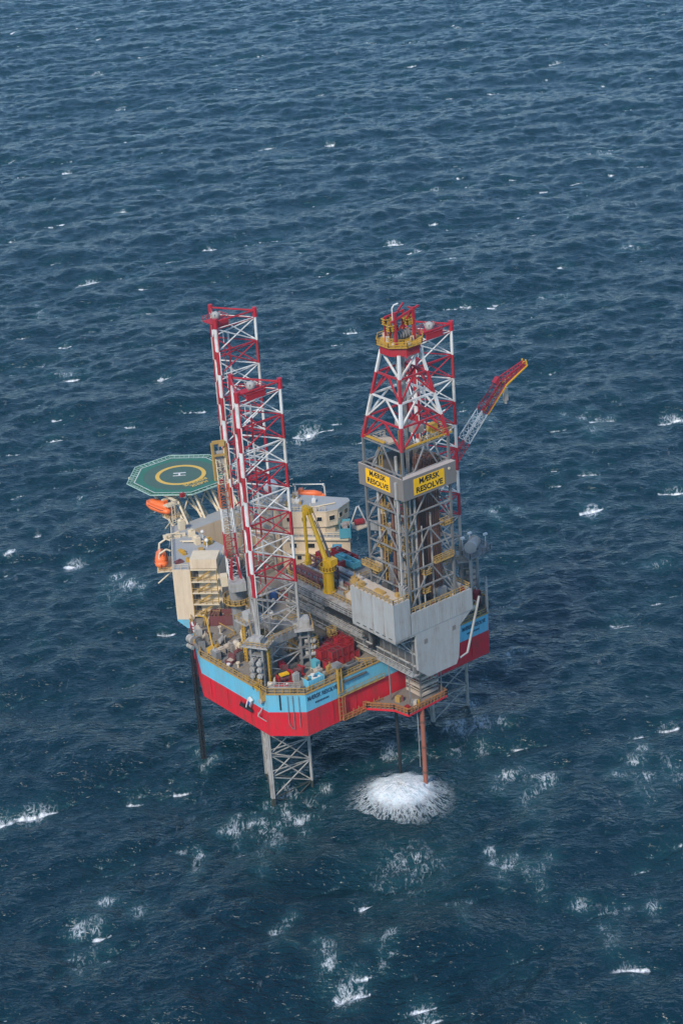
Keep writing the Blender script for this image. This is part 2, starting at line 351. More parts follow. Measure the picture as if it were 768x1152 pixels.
    # crest: solid, ragged by fine noise
    cr = math_('SUBTRACT', math_('ADD', at1.outputs['Fac'], math_('MULTIPLY', f1.outputs['Fac'], 2.4)), 1.55)
    cr = math_('MULTIPLY', cr, 2.2, True)
    cr = math_('MULTIPLY', cr, math_('MULTIPLY', at1.outputs['Fac'], 3.0, True), True)
    # lace: webs and flecks where the mask is high
    st1 = noise(mapping(-ang, (0.28, 1.0, 1.0)), 0.85, 6, 0.66, 0.7); pt = noise(mapping(0, (1, 1, 1)), 0.22, 5, 0.65)
    ridge = math_('SUBTRACT', 1.0, math_('MULTIPLY', math_('ABSOLUTE', math_('SUBTRACT', st1.outputs['Fac'], 0.5)), 9.0), True)
    lc = math_('ADD', math_('MULTIPLY', ridge, 0.42), math_('ADD', math_('MULTIPLY', web.outputs[0], 0.12), math_('MULTIPLY', f1.outputs['Fac'], 0.6)))
    lc = math_('ADD', lc, math_('ADD', math_('MULTIPLY', at2.outputs['Fac'], 0.72), math_('MULTIPLY', pt.outputs['Fac'], 0.8)))
    lc = math_('MULTIPLY', math_('SUBTRACT', lc, 1.40), 2.4, True)
    lc = math_('MULTIPLY', lc, math_('MULTIPLY', at2.outputs['Fac'], 1.5, True), True)
    # faint thin wisps everywhere, in windrows
    mpr = mapping(-ang, (0.10, 0.9, 1.0)); wn = noise(mpr, 0.5, 6, 0.7, 0.3)
    ws = math_('MULTIPLY', math_('SUBTRACT', math_('ADD', math_('MULTIPLY', wn.outputs['Fac'], 0.62), math_('ADD', math_('MULTIPLY', f1.outputs['Fac'], 0.55), math_('MULTIPLY', f2.outputs['Fac'], 0.45))), 0.945), 2.6, True)
    fac = math_('MAXIMUM', math_('MAXIMUM', cr, math_('MULTIPLY', lc, 0.70)), math_('MULTIPLY', ws, 0.45))
    fd = node('ShaderNodeBsdfDiffuse'); fd.inputs['Color'].default_value = (0.78, 0.80, 0.80, 1)
    ms = node('ShaderNodeMixShader'); Lk.new(fac, ms.inputs[0]); Lk.new(b.outputs[0], ms.inputs[1]); Lk.new(fd.outputs[0], ms.inputs[2])
    Lk.new(ms.outputs[0], out.inputs['Surface'])
    # slightly greener, aerated water near the outfall
    tint = node('ShaderNodeMix'); tint.data_type = 'RGBA'; tint.inputs[6].default_value = (*SEA_COL, 1); tint.inputs[7].default_value = (0.02, 0.085, 0.09, 1)
    Lk.new(math_('MULTIPLY', at2.outputs['Fac'], 0.7, True), tint.inputs[0]); Lk.new(tint.outputs[2], b.inputs['Base Color'])
    me.materials.append(m)
    return o
HS = 3.0; SEA_COL = (0.0004, 0.014, 0.023); BUMP = 0.85
make_sea()

# foam boiling up at the outfall: one rough low mound
def make_mound():
    r = random.Random(3); n, rings = 72, 26; mb = MB((MOUND[0], MOUND[1], 0)); vs = [Vector((MOUND[0], MOUND[1], 3.4))]
    for k in range(1, rings + 1):
        t = k / rings
        for i in range(n):
            a = 2 * math.pi * i / n
            lob = 1 + 0.07 * math.sin(3 * a + 1) + 0.05 * math.sin(7 * a + 2) + 0.05 * math.sin(13 * a)
            rad = 13.0 * t * (lob if t > .4 else 1) + r.uniform(-.1, .1)
            z = 3.8 * (1 - (t * 1.25) ** 2 if t < .8 else 0) ** 1.2 + .22 + r.uniform(-.10, .14) * (1 - 0.5 * t) - 0.25 * t
            vs.append(Vector((MOUND[0] + rad * math.cos(a), MOUND[1] + rad * math.sin(a), z)))
    fs = [(0, 1 + i, 1 + (i + 1) % n) for i in range(n)]
    for k in range(rings - 1):
        for i in range(n):
            a = 1 + k * n + i; b = 1 + k * n + (i + 1) % n; fs.append((a, a + n, b + n, b))
    mb.add(vs, fs)
    m = bpy.data.materials.new('boiling foam'); m.use_nodes = True; nt = m.node_tree; N = nt.nodes; L = nt.links
    b = N['Principled BSDF']; b.inputs['Roughness'].default_value = 0.9; b.inputs['Base Color'].default_value = (0.80, 0.82, 0.82, 1)
    geo = N.new('ShaderNodeTexCoord')
    def mth(op, a, c, clamp=False):
        x = N.new('ShaderNodeMath'); x.operation = op; x.use_clamp = clamp
        for i, v in enumerate((a, c)):
            if isinstance(v, (int, float)): x.inputs[i].default_value = v
            else: L.new(v, x.inputs[i])
        return x.outputs[0]
    ln = N.new('ShaderNodeVectorMath'); ln.operation = 'LENGTH'
    fl = N.new('ShaderNodeVectorMath'); fl.operation = 'MULTIPLY'; fl.inputs[1].default_value = (1, 1, 0); L.new(geo.outputs['Object'], fl.inputs[0]); L.new(fl.outputs[0], ln.inputs[0])
    sx = N.new('ShaderNodeSeparateXYZ'); L.new(geo.outputs['Object'], sx.inputs[0])
    th = mth('ARCTAN2', sx.outputs['Y'], sx.outputs['X'])
    cb = N.new('ShaderNodeCombineXYZ'); L.new(mth('MULTIPLY', th, 9.0), cb.inputs[0]); L.new(mth('MULTIPLY', ln.outputs['Value'], 0.42), cb.inputs[1])
    n1 = N.new('ShaderNodeTexNoise'); n1.inputs['Scale'].default_value = 1.1; n1.inputs['Detail'].default_value = 7; n1.inputs['Roughness'].default_value = 0.7; n1.inputs['Distortion'].default_value = 0.4; L.new(cb.outputs[0], n1.inputs['Vector'])
    n2 = N.new('ShaderNodeTexNoise'); n2.inputs['Scale'].default_value = 0.9; n2.inputs['Detail'].default_value = 8; n2.inputs['Roughness'].default_value = 0.75; L.new(geo.outputs['Object'], n2.inputs['Vector'])
    rd_ = mth('ADD', ln.outputs['Value'], mth('MULTIPLY', mth('SUBTRACT', n2.outputs['Fac'], 0.5), 7.0))
    core = mth('MULTIPLY', mth('SUBTRACT', 7.8, rd_), 0.42, True)
    strand = mth('SUBTRACT', 1.0, mth('MULTIPLY', mth('ABSOLUTE', mth('SUBTRACT', n1.outputs['Fac'], 0.5), 0.0), 11.0), True)
    fall = mth('MULTIPLY', mth('SUBTRACT', 11.8, mth('ADD', ln.outputs['Value'], mth('MULTIPLY', mth('SUBTRACT', n2.outputs['Fac'], 0.5), 9.0))), 0.15, True)
    edge = N.new('ShaderNodeMapRange'); edge.inputs['From Min'].default_value = 6.2; edge.inputs['From Max'].default_value = 13.0; edge.inputs['To Min'].default_value = 0.25; edge.inputs['To Max'].default_value = -0.17
    L.new(ln.outputs['Value'], edge.inputs['Value'])
    fac = mth('MAXIMUM', core, mth('MULTIPLY', strand, fall, True), True)
    wat = N.new('ShaderNodeBsdfTransparent')
    ms = N.new('ShaderNodeMixShader'); L.new(fac, ms.inputs[0]); L.new(wat.outputs[0], ms.inputs[1]); L.new(b.outputs[0], ms.inputs[2]); L.new(ms.outputs[0], N['Material Output'].inputs['Surface'])
    cr = N.new('ShaderNodeMix'); cr.data_type = 'RGBA'; cr.inputs[6].default_value = (0.50, 0.60, 0.62, 1); cr.inputs[7].default_value = (0.84, 0.86, 0.86, 1)
    L.new(mth('MULTIPLY', mth('SUBTRACT', n2.outputs['Fac'], 0.36), 4.5, True), cr.inputs[0]); L.new(cr.outputs[2], b.inputs['Base Color'])
    bp = N.new('ShaderNodeBump'); bp.inputs['Distance'].default_value = 0.7; bp.inputs['Strength'].default_value = 1; L.new(n2.outputs['Fac'], bp.inputs['Height']); L.new(bp.outputs[0], b.inputs['Normal'])
    o = mb.build('foam_mound', m)
    for p in o.data.polygons: p.use_smooth = True
    tag(o, 'round white mound of boiling foam on the sea below the rig', 'foam', kind='stuff')
make_mound()

# ------------------------------------------------------------------ hull
ZB, ZM, ZD = 19.5, 25.0, 29.0
HULL = [(-24.5, -13.5), (24.9, -13.5), (30, -8), (30, 15.3), (21.5, 31.2), (9, 51), (-9, 51), (-21.5, 31.2), (-30, 15.3), (-30, -8)]
hull = thing('rig_hull', 'large red and light blue drilling rig hull standing on three lattice legs', 'rig hull', (0, 15, ZB))
HB = (0, 15, ZB)
mb = MB(HB); mb.prism(HULL, ZB, ZM, 0); mb.build('lower_hull', RED, hull)
mb = MB(HB); mb.prism(HULL, ZM, ZD, 0, 1); mb.build('upper_hull', [BLUE, DECK], hull)
mb = MB(HB); q = [(-23.6, 32.7), (-20.95, 30.05), (-8.9, 51.0), (-11.2, 51.4)]; zz = (28.7, 25.4, 25.4, 28.7)
mb.add([(x, y, z) for (x, y), z in zip(q, zz)] + [(x, y, 28.99) for x, y in q], [(0, 1, 5, 4), (1, 2, 6, 5), (2, 3, 7, 6), (3, 0, 4, 7), (3, 2, 1, 0), (4, 5, 6, 7)]); mb.build('sponson', BLUE, hull)
mb = MB(HB)
ins = lambda d: [(x * (1 - d / 30), (y - 15) * (1 - d / 30) + 15) for x, y in HULL]
mb.rail([(x, y, ZD) for x, y in ins(0.35)[:4]] , 1.15, 1.6, 0.07)
mb.rail([(x, y, ZD) for x, y in ins(0.35)[7:] + ins(0.35)[:1]], 1.15, 1.6, 0.07)
mb.build('deck_railing', OCHRE, hull)
mb = MB(HB)                                     # rubbing plate and toe boards along the deck edge
for a, b in zip(HULL[-3:] + HULL[:4], HULL[-2:] + HULL[:4]):
    if a != b: mb.bar((a[0], a[1], ZD + .12), (b[0], b[1], ZD + .12), 0.26)
mb.build('edge_bar', OCHRE, hull)
# thin pipes and weld seams on the side shell
mb = MB(HB)
for x in (-18, -12, 14, 20): mb.tube((x, -13.62, 20.5), (x, -13.62, 24.9), 0.07)
for y in (-2, 6, 12): mb.tube((-30.12, y, 20.5), (-30.12, y, 24.9), 0.06)
mb.build('side_pipe', RED, hull)
mb = MB(HB)
for (x, y, z0, z1) in ((-27.2, -11.02, 22.5, 28.9), (-26.4, -11.7, 21.2, 28.9), (-25.6, -12.6, 21.7, 28.9)): mb.tube((x - .15, y - .15, z0), (x - .15, y - .15, z1), 0.07, m=0)
mb.tube((-27.35, -11.17, 22.5), (-26.95, -11.6, 21.5), 0.07); mb.tube((-26.95, -11.6, 21.5), (-26.55, -11.85, 21.2), 0.07)
mb.build('hanging_hose', GREY, hull)
mb = MB(HB); mb.tube((-28.3, -9.9, 25.6), (-28.3, -9.9, 29.0), 0.16); mb.build('fender_hose', HOSE, hull)
text('name_lettering', 'MÆRSK RESOLVE', 1.3, (-20.3, -13.56, 27.75), (1, 0, 0), (0, 0, 1), NAVY, hull, HB, depth=0.02, bold=0.03, width=7.6)
text('name_lettering', 'MÆRSK RESOLVE', 1.25, (20.8, -13.56, 27.7), (1, 0, 0), (0, 0, 1), NAVY, hull, HB, depth=0.02, bold=0.03, width=6.6)
mb = MB(HB)
for x0 in (-20.4, 20.6):
    for i in range(9):
        mb.box(x0 - 1.8 + i * 0.4, x0 - 1.8 + i * 0.4 + 0.27, -13.56, -13.51, 26.15, 26.55)
mb.build('port_lettering', NAVY, hull, label='short line of small dark unreadable letters under the name')
# stern walkway at paint line and the yellow hanging ladders
wk = MB(HB)
wk.box(-16.6, -4.6, -14.1, -13.55, 25.22, 25.3); wk.rail([(-16.6, -14.1, 25.3), (-4.6, -14.1, 25.3)], 1.1, 2.0, 0.045)
wk.build('stern_walkway', OCHRE, hull)
wk = MB(HB)
wk.box(-16.2, -6.0, -14.7, -13.6, 20.0, 20.1); wk.rail([(-16.2, -14.7, 20.1), (-6.0, -14.7, 20.1)], 1.2, 1.2, 0.08)
for i in range(8): wk.bar((-16.0 + i * 1.35, -14.0, 20.1), (-15.4 + i * 1.35, -13.6, 21.2), 0.12)
wk.build('lower_walkway', RORANGE, hull)
wk = MB(HB); wk.ladder((-16.3, -14.15, 20.1), (-16.3, -14.15, 25.2), 0.95, (1, 0, 0), r=0.1)
wk.ladder((-15.7, -14.35, 20.1), (-15.7, -14.35, 25.2), 0.6, (1, 0, 0), r=0.08); wk.build('stern_ladder', RORANGE, hull)
for bx_ in ((-29, -22.5, 8.5, 14.5), (-16, -7, -12.4, -10.2), (9, 22, -12.5, -9)):
    wk = MB(HB); wk.box(*bx_, ZD + .004, ZD + .06); wk.build('deck_pad', GREY, hull)

# ------------------------------------------------------------------ legs
LEGS = [(-22.16, 0), (22.16, 0), (0.7, 38.83)]
HB_ = 5.2; ZT = 17.25 * HB_
def chord_xy(i): a = R((-150, -30, 90)[i]); return Vector((5.965 * math.cos(a), 5.965 * math.sin(a), 0))
CH = [chord_xy(i) for i in range(3)]
def band(k): return 3 if k >= 17 else 2 if k >= 8 else (0 if k % 2 == 0 else 1)
def make_leg():
    root = thing('lattice_leg', 'red and white lattice leg nearest the camera, rising through the red deck equipment', 'rig leg', (LEGS[0][0], LEGS[0][1], -3), group='lattice legs of the rig')
    up = Vector((0, 0, 3))
    LM = [WHITE, LRED, GALV, MARINE]
    for ci, c in enumerate(CH):
        mb = MB(); n = -c.normalized(); t = Vector((-n.y, n.x, 0))
        for k in range(0, 19):
            z1 = ZT - k * HB_ + 3; z0 = max(0, z1 - HB_)
            if z1 <= 0: break
            mb.tube(c + Vector((0, 0, z0)), c + Vector((0, 0, z1)), 0.34, 8, band(k), cap=False)
            for s in (-1, 1):                      # rack plates, painted one half bay off on the outer side
                mb.obox(c + t * s * 0.41 + Vector((0, 0, (z0 + z1) / 2)), t * 0.10, n * 0.09, (0, 0, (z1 - z0) / 2), band(k) if (k >= 8 or s > 0) else 1 - band(k))
        mb.tube(c + Vector((0, 0, ZT + 3)), c + Vector((0, 0, ZT + 5.1)), 0.52, 8, 1)
        mb.build('chord', LM, root)
    for k in range(0, 18):
        z1 = ZT - k * HB_ + 3; z0 = z1 - HB_; m = band(k)
        for a, b in ((0, 1), (1, 2), (2, 0)):
            mb = MB(); A = CH[a]; B = CH[b]; Z0 = Vector((0, 0, z0)); Z1 = Vector((0, 0, z1 - 0.15)); r = 0.145
            mb.tube(A + Z1, B + Z1, r, 6, m); 
            if z0 > -2:
                mb.tube(A + Z1, B + Z0, r, 6, m); mb.tube(B + Z1, A + Z0, r, 6, m)
            mb.build('cross_brace', LM, root)
    mb = MB()
    for k in range(0, 12):
        z1 = ZT - k * HB_ + 3
        for dx in (-0.7, 0, 0.7): mb.tube((dx, 0.3 + abs(dx), z1 - HB_), (dx, 0.3 + abs(dx), z1 - (3 if k == 0 else 0)), 0.09 if dx else 0.14, 6, band(k))
    mb.build('riser_pipe', LM, root)
    mb = MB(); zt = Vector((0, 0, ZT + 4.4))
    for a, b in ((0, 1), (1, 2), (2, 0)): mb.tube(CH[a] + zt, CH[b] + zt, 0.2, 6); mb.tube(CH[a] + zt - Vector((0, 0, 1.6)), CH[b] + zt - Vector((0, 0, 1.6)), 0.16, 6)
    mb.build('top_frame', LRED, root)
    c0 = (CH[0] + CH[1]) / 2 + Vector((-0.8, 1.3, 0))
    p = MB(); c = c0 + Vector((0, 0, ZT + 3.9)); p.obox(c, (2.2, 0, 0), (0, 1.6, 0), (0, 0, 0.12)); p.obox(c + Vector((0, -1.5, -.6)), (2.2, 0, 0), (0, .1, 0), (0, 0, .6)); p.rail([c + Vector((-2.2, 1.6, .1)), c + Vector((2.2, 1.6, .1)), c + Vector((2.2, -1.6, .1))], 1.0, 1.1, .05)
    pl = p.build('top_platform', LRED, root)
    d = MB(); d.sphere(c + Vector((0, 0, 1.0)), 0.95, 0); 
    for i in range(8):
        a = 2 * math.pi * i / 8; d.tube(c + Vector((math.cos(a) * .5, math.sin(a) * .5, .1)), c + Vector((math.cos(a) * 1.15, math.sin(a) * 1.15, 1.7)), 0.1)
    d.build('hose_reel', GALV, pl)
    return root
leg0 = make_leg()
leg1 = copy_tree(leg0); leg1.location = (LEGS[1][0], LEGS[1][1], -3); leg1['label'] = 'red and white lattice leg half hidden behind the derrick'
leg2 = copy_tree(leg0); leg2.location = (LEGS[2][0], LEGS[2][1], -3); leg2['label'] = 'red and white lattice leg at the bow beside the green helideck, farthest left top'
for lg, off in ((leg1, (1.2, 0, 0)), (leg2, (-2.6, 1.0, 0))):
    for ch in lg.children:
        if ch.name.startswith('top_platform'): ch.location = off

# jacking houses at the two stern legs
def make_jack():
    root = thing('jacking_frame', 'grey jacking frame with stacked motors around the near leg at deck level', 'jacking frame', (LEGS[0][0], LEGS[0][1], ZD), group='jacking frames around the stern legs')
    for ci, c in enumerate(CH):
        n = c.normalized(); t = Vector((-n.y, n.x, 0)); z = Vector((0, 0, 1))
        mb = MB()
        for s in (-1, 1):
            for q in (-.2, 1.5):
                mb.obox(c + t * s * 1.25 + n * q + z * 4.4, t * 0.2, n * 0.2, z * 4.4)
        for h in (0.3, 2.2, 4.6, 6.9, 8.8): mb.obox(c + n * .6 + z * h, t * 1.5, n * 1.2, z * 0.14)
        mb.build('guide_tower', GREY, root)
        for r in range(3):
            for s in (-1, 1):
                m2 = MB(); p = c + t * s * 0.78 + n * 0.9 + z * (5.6 - r * 1.45)
                m2.tube(p - n * 0.2, p + n * 1.9, 0.56, 10); m2.tube(p + n * 1.9, p + n * 2.15, 0.32, 8); m2.obox(p + z * .6 + n * 1.0, t * .2, n * .3, z * .16)
                m2.build('jack_motor', GALV, root)
        m3 = MB(); m3.obox(c + n * .6 + z * 9.05, t * 2.9, n * 2.0, z * 0.14); m3.obox(c + n * .9 + z * 9.9, t * 1.25, n * 1.1, z * 0.75)
        m3.obox(c + n * .9 + z * 10.7, t * 1.0, n * .85, z * 0.12)
        m3.build('tower_cap', GALV, root)
        m4 = MB(); q = [c + n * (2.5) - t * 2.8, c + n * 2.5 + t * 2.8, c - n * 1.2 + t * 2.8]
        m4.rail([p + z * 9.2 for p in q], 1.0, 1.2, 0.05); m4.build('platform_railing', OCHRE, root)
        m5 = MB(); m5.ladder(c + t * 2.2 + n * .6, c + t * 2.2 + n * .6 + z * 9, 0.85, n, r=0.13, step=.7); m5.build('access_ladder', YEL, root)
    for a, b in ((0, 1), (1, 2), (2, 0)):
        mb = MB(); A = CH[a] * 1.0; B = CH[b] * 1.0; d = (B - A).normalized(); n = Vector((d.y, -d.x, 0)); 
        if n.dot(A + B) < 0: n = -n
        c = (A + B) / 2 + n * 0.3
        mb.obox(c + Vector((0, 0, 8.3)), d * 3.6, n * 0.75, (0, 0, 0.75)); mb.build('top_beam', GREY, root)
        r2 = MB(); r2.rail([c - d * 3.5 + n * .7 + Vector((0, 0, 9.05)), c + d * 3.5 + n * .7 + Vector((0, 0, 9.05))], 1.0, 1.2, .05); r2.build('beam_railing', OCHRE, root)
        lowb = MB(); lowb.obox(c + Vector((0, 0, .55)), d * 3.6, n * .5, (0, 0, .5)); lowb.build('base_beam', DGREY, root)
    return root
jack0 = make_jack()
jack1 = copy_tree(jack0); jack1.location = (LEGS[1][0], LEGS[1][1], ZD); jack1['label'] = 'grey jacking frame around the leg behind the derrick and drill floor'

# ------------------------------------------------------------------ accommodation
HZ = 41.0
ab = thing('accommodation_block', 'large tan accommodation block with grey roofs wrapped round the bow leg', 'accommodation block', (0, 40, ZD)); AB = (0, 40, ZD)
def wallmesh(poly, z0, z1, name, label=None):
    mb = MB(AB); mb.prism(poly, z0, z1, 0, 1); return mb.build(name, [TAN, ROOF], ab, label)
PW = [(-23.6, 32.7), (-20.9, 30.0), (-19.6, 31.3), (-15.2, 26.9), (-8.6, 33.5), (-8.6, 51.4), (-11.2, 51.4)]
wallmesh(PW, ZD, HZ, 'port_wing')
mbh = MB(AB); mbh.prism([(-20.8, 29.9), (-16.7, 25.8), (-13.4, 29.1), (-17.5, 33.2)], HZ + .2, HZ + 2.3, 0, 1); mbh.build('stair_trunk', [TAN, CREAM], ab)
wallmesh([(-8.55, 47.2), (8.55, 47.2), (8.55, 51.4), (-8.55, 51.4)], ZD, HZ - 0.4, 'bow_wing')
SW = [(18.5, 24.5), (24.2, 32.0), (11.2, 51.4), (8.6, 51.4), (8.6, 35.4)]
wallmesh(SW, ZD, 36.8, 'starboard_wing')
# stair tower with four landings on the aft face of the port wing
st = MB(AB); d = Vector((1, -1, 0)).normalized(); n = Vector((-1, -1, 0)).normalized()
P0 = Vector((-20.9, 30.0, 0)); 
for i, z in enumerate((29.9, 32.6, 35.3, 38.0, 40.9)):
    c = P0 + d * 2.95 + n * -.8 + Vector((0, 0, z)); st.obox(c, d * 2.85, n * 0.95, (0, 0, 0.14))
stp = st.build('stair_tower', CREAM, ab)
st = MB(AB)
for i, z in enumerate((29.9, 32.6, 35.3, 38.0)):
    a = P0 + n * .12 + d * .1 + Vector((0, 0, z + .14)); b = a + d * 5.6
    st.rail([a, b], 1.05, 1.4, 0.05)
    st.bar(a + d * 1.2 - n * .5, a + d * 4.4 - n * .5 + Vector((0, 0, 2.5)), 0.34)
    for q in (0, 5.6): st.bar(a + d * q, a + d * q + Vector((0, 0, 2.5)), .14)
st.build('stair_flight', OCHRE, stp)
st = MB(AB)
c = P0 + d * 2.95 - n * 1.78; st.obox(c + Vector((0, 0, 35)), d * 2.85, n * .03, (0, 0, 5.9)); st.build('stair_back_wall', CREAM, stp)
for z in (30.2, 32.9, 35.6, 38.2):
    m2 = MB(AB); m2.obox(P0 + d * .9 + n * -1.7 + Vector((0, 0, z + .9)), d * .5, n * .08, (0, 0, .95)); m2.build('door', DGREY, ab)
# roof rails
mb = MB(AB); mb.rail([(-23.3, 32.8, HZ), (-11.2, 51.1, HZ), (-8.8, 51.1, HZ)], 1.1, 1.6, .05); mb.rail([(-23.3, 32.5, HZ), (-21, 30.3, HZ)], 1.1, 1.3, .05); mb.rail([(-14.8, 27.5, HZ), (-8.8, 33.6, HZ)], 1.1, 1.6, .05); mb.build('roof_railing', CREAM, ab)
# starboard upper house with canted windows
WH = [(24.0, 31.6), (23.4, 30.2), (18.8, 28.6), (16.0, 29.4), (9.0, 36.4), (9.0, 46.5), (14.2, 46.3)]
cxw = sum(p[0] for p in WH) / 7; cyw = sum(p[1] for p in WH) / 7
shr = lambda k: [(cxw + (x - cxw) * k, cyw + (y - cyw) * k) for x, y in WH]
mb = MB(AB); mb.prism(shr(0.86), 36.81, 38.7, 0); mb.build('upper_house_base', TAN, ab)
wh = MB(AB); lo = shr(0.97); hi = shr(1.0); n7 = 7
wh.add([(x, y, 38.7) for x, y in lo] + [(x, y, 42.4) for x, y in hi], [(i, (i + 1) % n7, n7 + (i + 1) % n7, n7 + i) for i in range(n7)] + [tuple(range(6, -1, -1))], 0)
wh.prism(shr(1.02), 42.4, 42.62, 0, 1)
who = wh.build('wheelhouse', [TAN, ROOF], ab)
def winds(a, b, z, us, w=1.0, h=0.9, parent=None, out=0.03, slope=0):
    a = Vector((*a, 0)); b = Vector((*b, 0)); d = (b - a).normalized(); n = Vector((d.y, -d.x, 0))
    for u in us:
        m2 = MB(AB); c = a.lerp(b, u) + n * out + Vector((0, 0, z)); m2.obox(c, d * w / 2, n * 0.05, Vector((0, 0, h / 2))); wo = m2.build('window', GLASS, parent)
        m3 = MB(AB)
        for s in (-1, 1): m3.obox(c + d * s * (w / 2 + .06), d * .06, n * .09, (0, 0, h / 2 + .12)); m3.obox(c + Vector((0, 0, s * (h / 2 + .06))), d * w / 2, n * .09, (0, 0, .06))
        m3.build('window_frame', CREAM, wo)
mid = [((l[0] + h[0]) / 2, (l[1] + h[1]) / 2) for l, h in zip(lo, hi)]
winds(mid[3], mid[2], 40.7, (0.5,), 1.3, 1.1, who); winds(mid[4], mid[3], 40.7, (0.15, 0.5, 0.85), 1.1, 1.0, who); winds(mid[2], mid[1], 40.7, (0.25, 0.7), 1.2, 1.1, who); winds(mid[1], mid[0], 40.7, (.5,), .8, 1, who)
winds((8.6, 35.4), (18.5, 24.5), 34.8, (0.12, 0.4), 1.5, 1.1, ab); winds((8.6, 35.4), (18.5, 24.5), 31.8, (0.2, 0.5, 0.8), 1.0, 1.0, ab)
winds((18.5, 24.5), (24.2, 32.0), 34.0, (0.3, 0.62, .85), 0.6, 0.8, ab); winds((18.5, 24.5), (24.2, 32.0), 31.2, (0.2, 0.45, .7), 0.6, 0.8, ab)
mb = MB(AB); mb.rail([(9, 35.8, 36.8), (18.4, 25.1, 36.8), (24, 32, 36.8)], 1.1, 1.6, .06); 
mb.rail([(x, y, 42.62) for x, y in (shr(0.99)[5], shr(.99)[4], shr(.99)[3])], 1.1, 1.4, .05); mb.build('deck_railing', CREAM, ab)
# canopies / ledges along the starboard wing face
mb = MB(AB); dS = Vector((9.9, -10.9, 0)).normalized(); nS = Vector((-1, -1, 0)).normalized()
for z in (33.1, 36.6): mb.obox(Vector((13.5, 30, z)) + nS * .35, dS * 7.2, nS * .5, (0, 0, .1))
mb.build('wall_ledge', CREAM, ab)
# roof equipment on the upper house
for i, (x, y, w_, l_, h_) in enumerate(((12, 42, 2.4, 1.6, 1.2), (11.0, 38.5, 1.6, 1.6, 1.8), (14.5, 38, 2.0, 1.0, .8), (12.4, 45, 1.2, 1.2, 2.2))):
    m2 = MB(AB); m2.rbox((x, y, 42.62), w_, l_, h_, R(-45)); m2.tube((x, y, 42.62 + h_), (x, y, 43.1 + h_), .25, 8); m2.build('roof_unit', (SAND, GALV, WHITE, CREAM)[i], ab)
for i in range(14):
    x, y = cxw + rng.uniform(-5.5, 4), cyw + rng.uniform(-5, 6)
    if x + y < 45.5 or x > 19 or y > 45: continue
    m2 = MB(AB); m2.rbox((x, y, 42.62), rng.uniform(.5, 1.6), rng.uniform(.4, 1.0), rng.uniform(.4, 1.5), R(-45)); m2.tube((x, y, 43), (x, y, 44.4), .1, 6); m2.build('roof_unit', (CREAM, SAND, GALV, OCHRE, WHITE)[i % 5], ab)
mb = MB(AB); mb.tube((10.5, 37, 43.6), (10.5, 44.5, 43.6), .22, 8); mb.tube((11.4, 36.4, 43.2), (11.4, 44.5, 43.2), .18, 8); mb.tube((13.5, 33.5, 42.9), (20, 31.0, 42.9), .15, 8); mb.build('roof_pipe', CREAM, ab)
mb = MB(AB); mb.bar((14.8, 41, 42.62), (14.8, 41, 49), .2); mb.bar((13.6, 41, 47.2), (16, 41, 47.2), .14); mb.bar((14.8, 39.8, 46), (14.8, 42.2, 46), .14); mb.build('aerial_mast', CREAM, ab)
# roof equipment on the port wing
for i, (x, y, w_, l_, h_, mm) in enumerate(((-12, 40, 1.2, 2.2, 1.5, CREAM), (-10.5, 44, 1.6, 1.6, 1.2, CREAM), (-17.2, 38, 0.8, 2.8, 0.5, YEL), (-18.9, 33.5, .7, .7, .8, YEL), (-10.6, 37.6, 1.8, .9, 1.3, YEL), (-13.5, 46.5, 5.0, 1.0, .5, CREAM), (-10.0, 48.6, 1.3, 1.3, 2.2, CREAM), (-14.2, 35.0, 1.0, 3.0, .7, OCHRE), (-20.6, 34.4, 1.8, .9, .5, MAROON))):
    m2 = MB(AB); m2.rbox((x, y, HZ), w_, l_, h_, R(-30 if i % 2 else -12)); m2.rbox((x, y, HZ + h_), w_ * .6, l_ * .5, .3, R(10)); m2.build('roof_unit', mm, ab)
mb = MB(AB)
mb.tube((-11.6, 36.6, HZ), (-11.6, 36.6, HZ + 1.3), .13, 8); mb.sphere((-11.6, 36.6, HZ + 1.6), .45)
mb.build('roof_vent', WHITE, ab)
mb = MB(AB); mb.tube((-9.6, 41, HZ), (-9.6, 41, HZ + 1.3), .13, 8); mb.sphere((-9.6, 41, HZ + 1.6), .45); mb.build('roof_vent', WHITE, ab)
mb = MB(AB); mb.path([(-15.6, 46.6, HZ + 1), (-15.6, 46.6, HZ), (-13, 45, HZ), (-13, 45, HZ + 1.2), (-15.6, 46.6, HZ + 1.2)], .1); mb.tube((-14.4, 42, HZ + .5), (-9.8, 37.5, HZ + .5), .16); mb.tube((-14.4, 43, HZ + .3), (-9.8, 38.5, HZ + .3), .12); mb.build('roof_pipe', CREAM, ab)
# duct pipes and cabinets at the bow leg foot side of the block
mb = MB(AB)
for i in range(5): mb.tube((-8.2 + i * .7, 46.9, 40.2 - i * .5), (-8.2 + i * .7, 44.6 - .3 * (i % 3), 40.2 - i * .5), .15); mb.tube((-8.2 + i * .7, 44.6 - .3 * (i % 3), 40.2 - i * .5), (-8.2 + i * .7, 44.6 - .3 * (i % 3), 33), .14)
mb.build('duct', CREAM, ab)

rd = thing('radome', 'white ball radome on a short mast behind the bow leg', 'radome', (12.8, 45.2, 42.62)); rb = (12.8, 45.2, 42.62)
mb = MB(rb); mb.sphere((12.8, 45.2, 45.0), 1.75, n=20); o = mb.build('dome', WHITE, rd); [setattr(p, 'use_smooth', True) for p in o.data.polygons]
mb = MB(rb); mb.tube((12.8, 45.2, 42.62), (12.8, 45.2, 43.6), .45, 8); mb.build('mast', CREAM, rd)

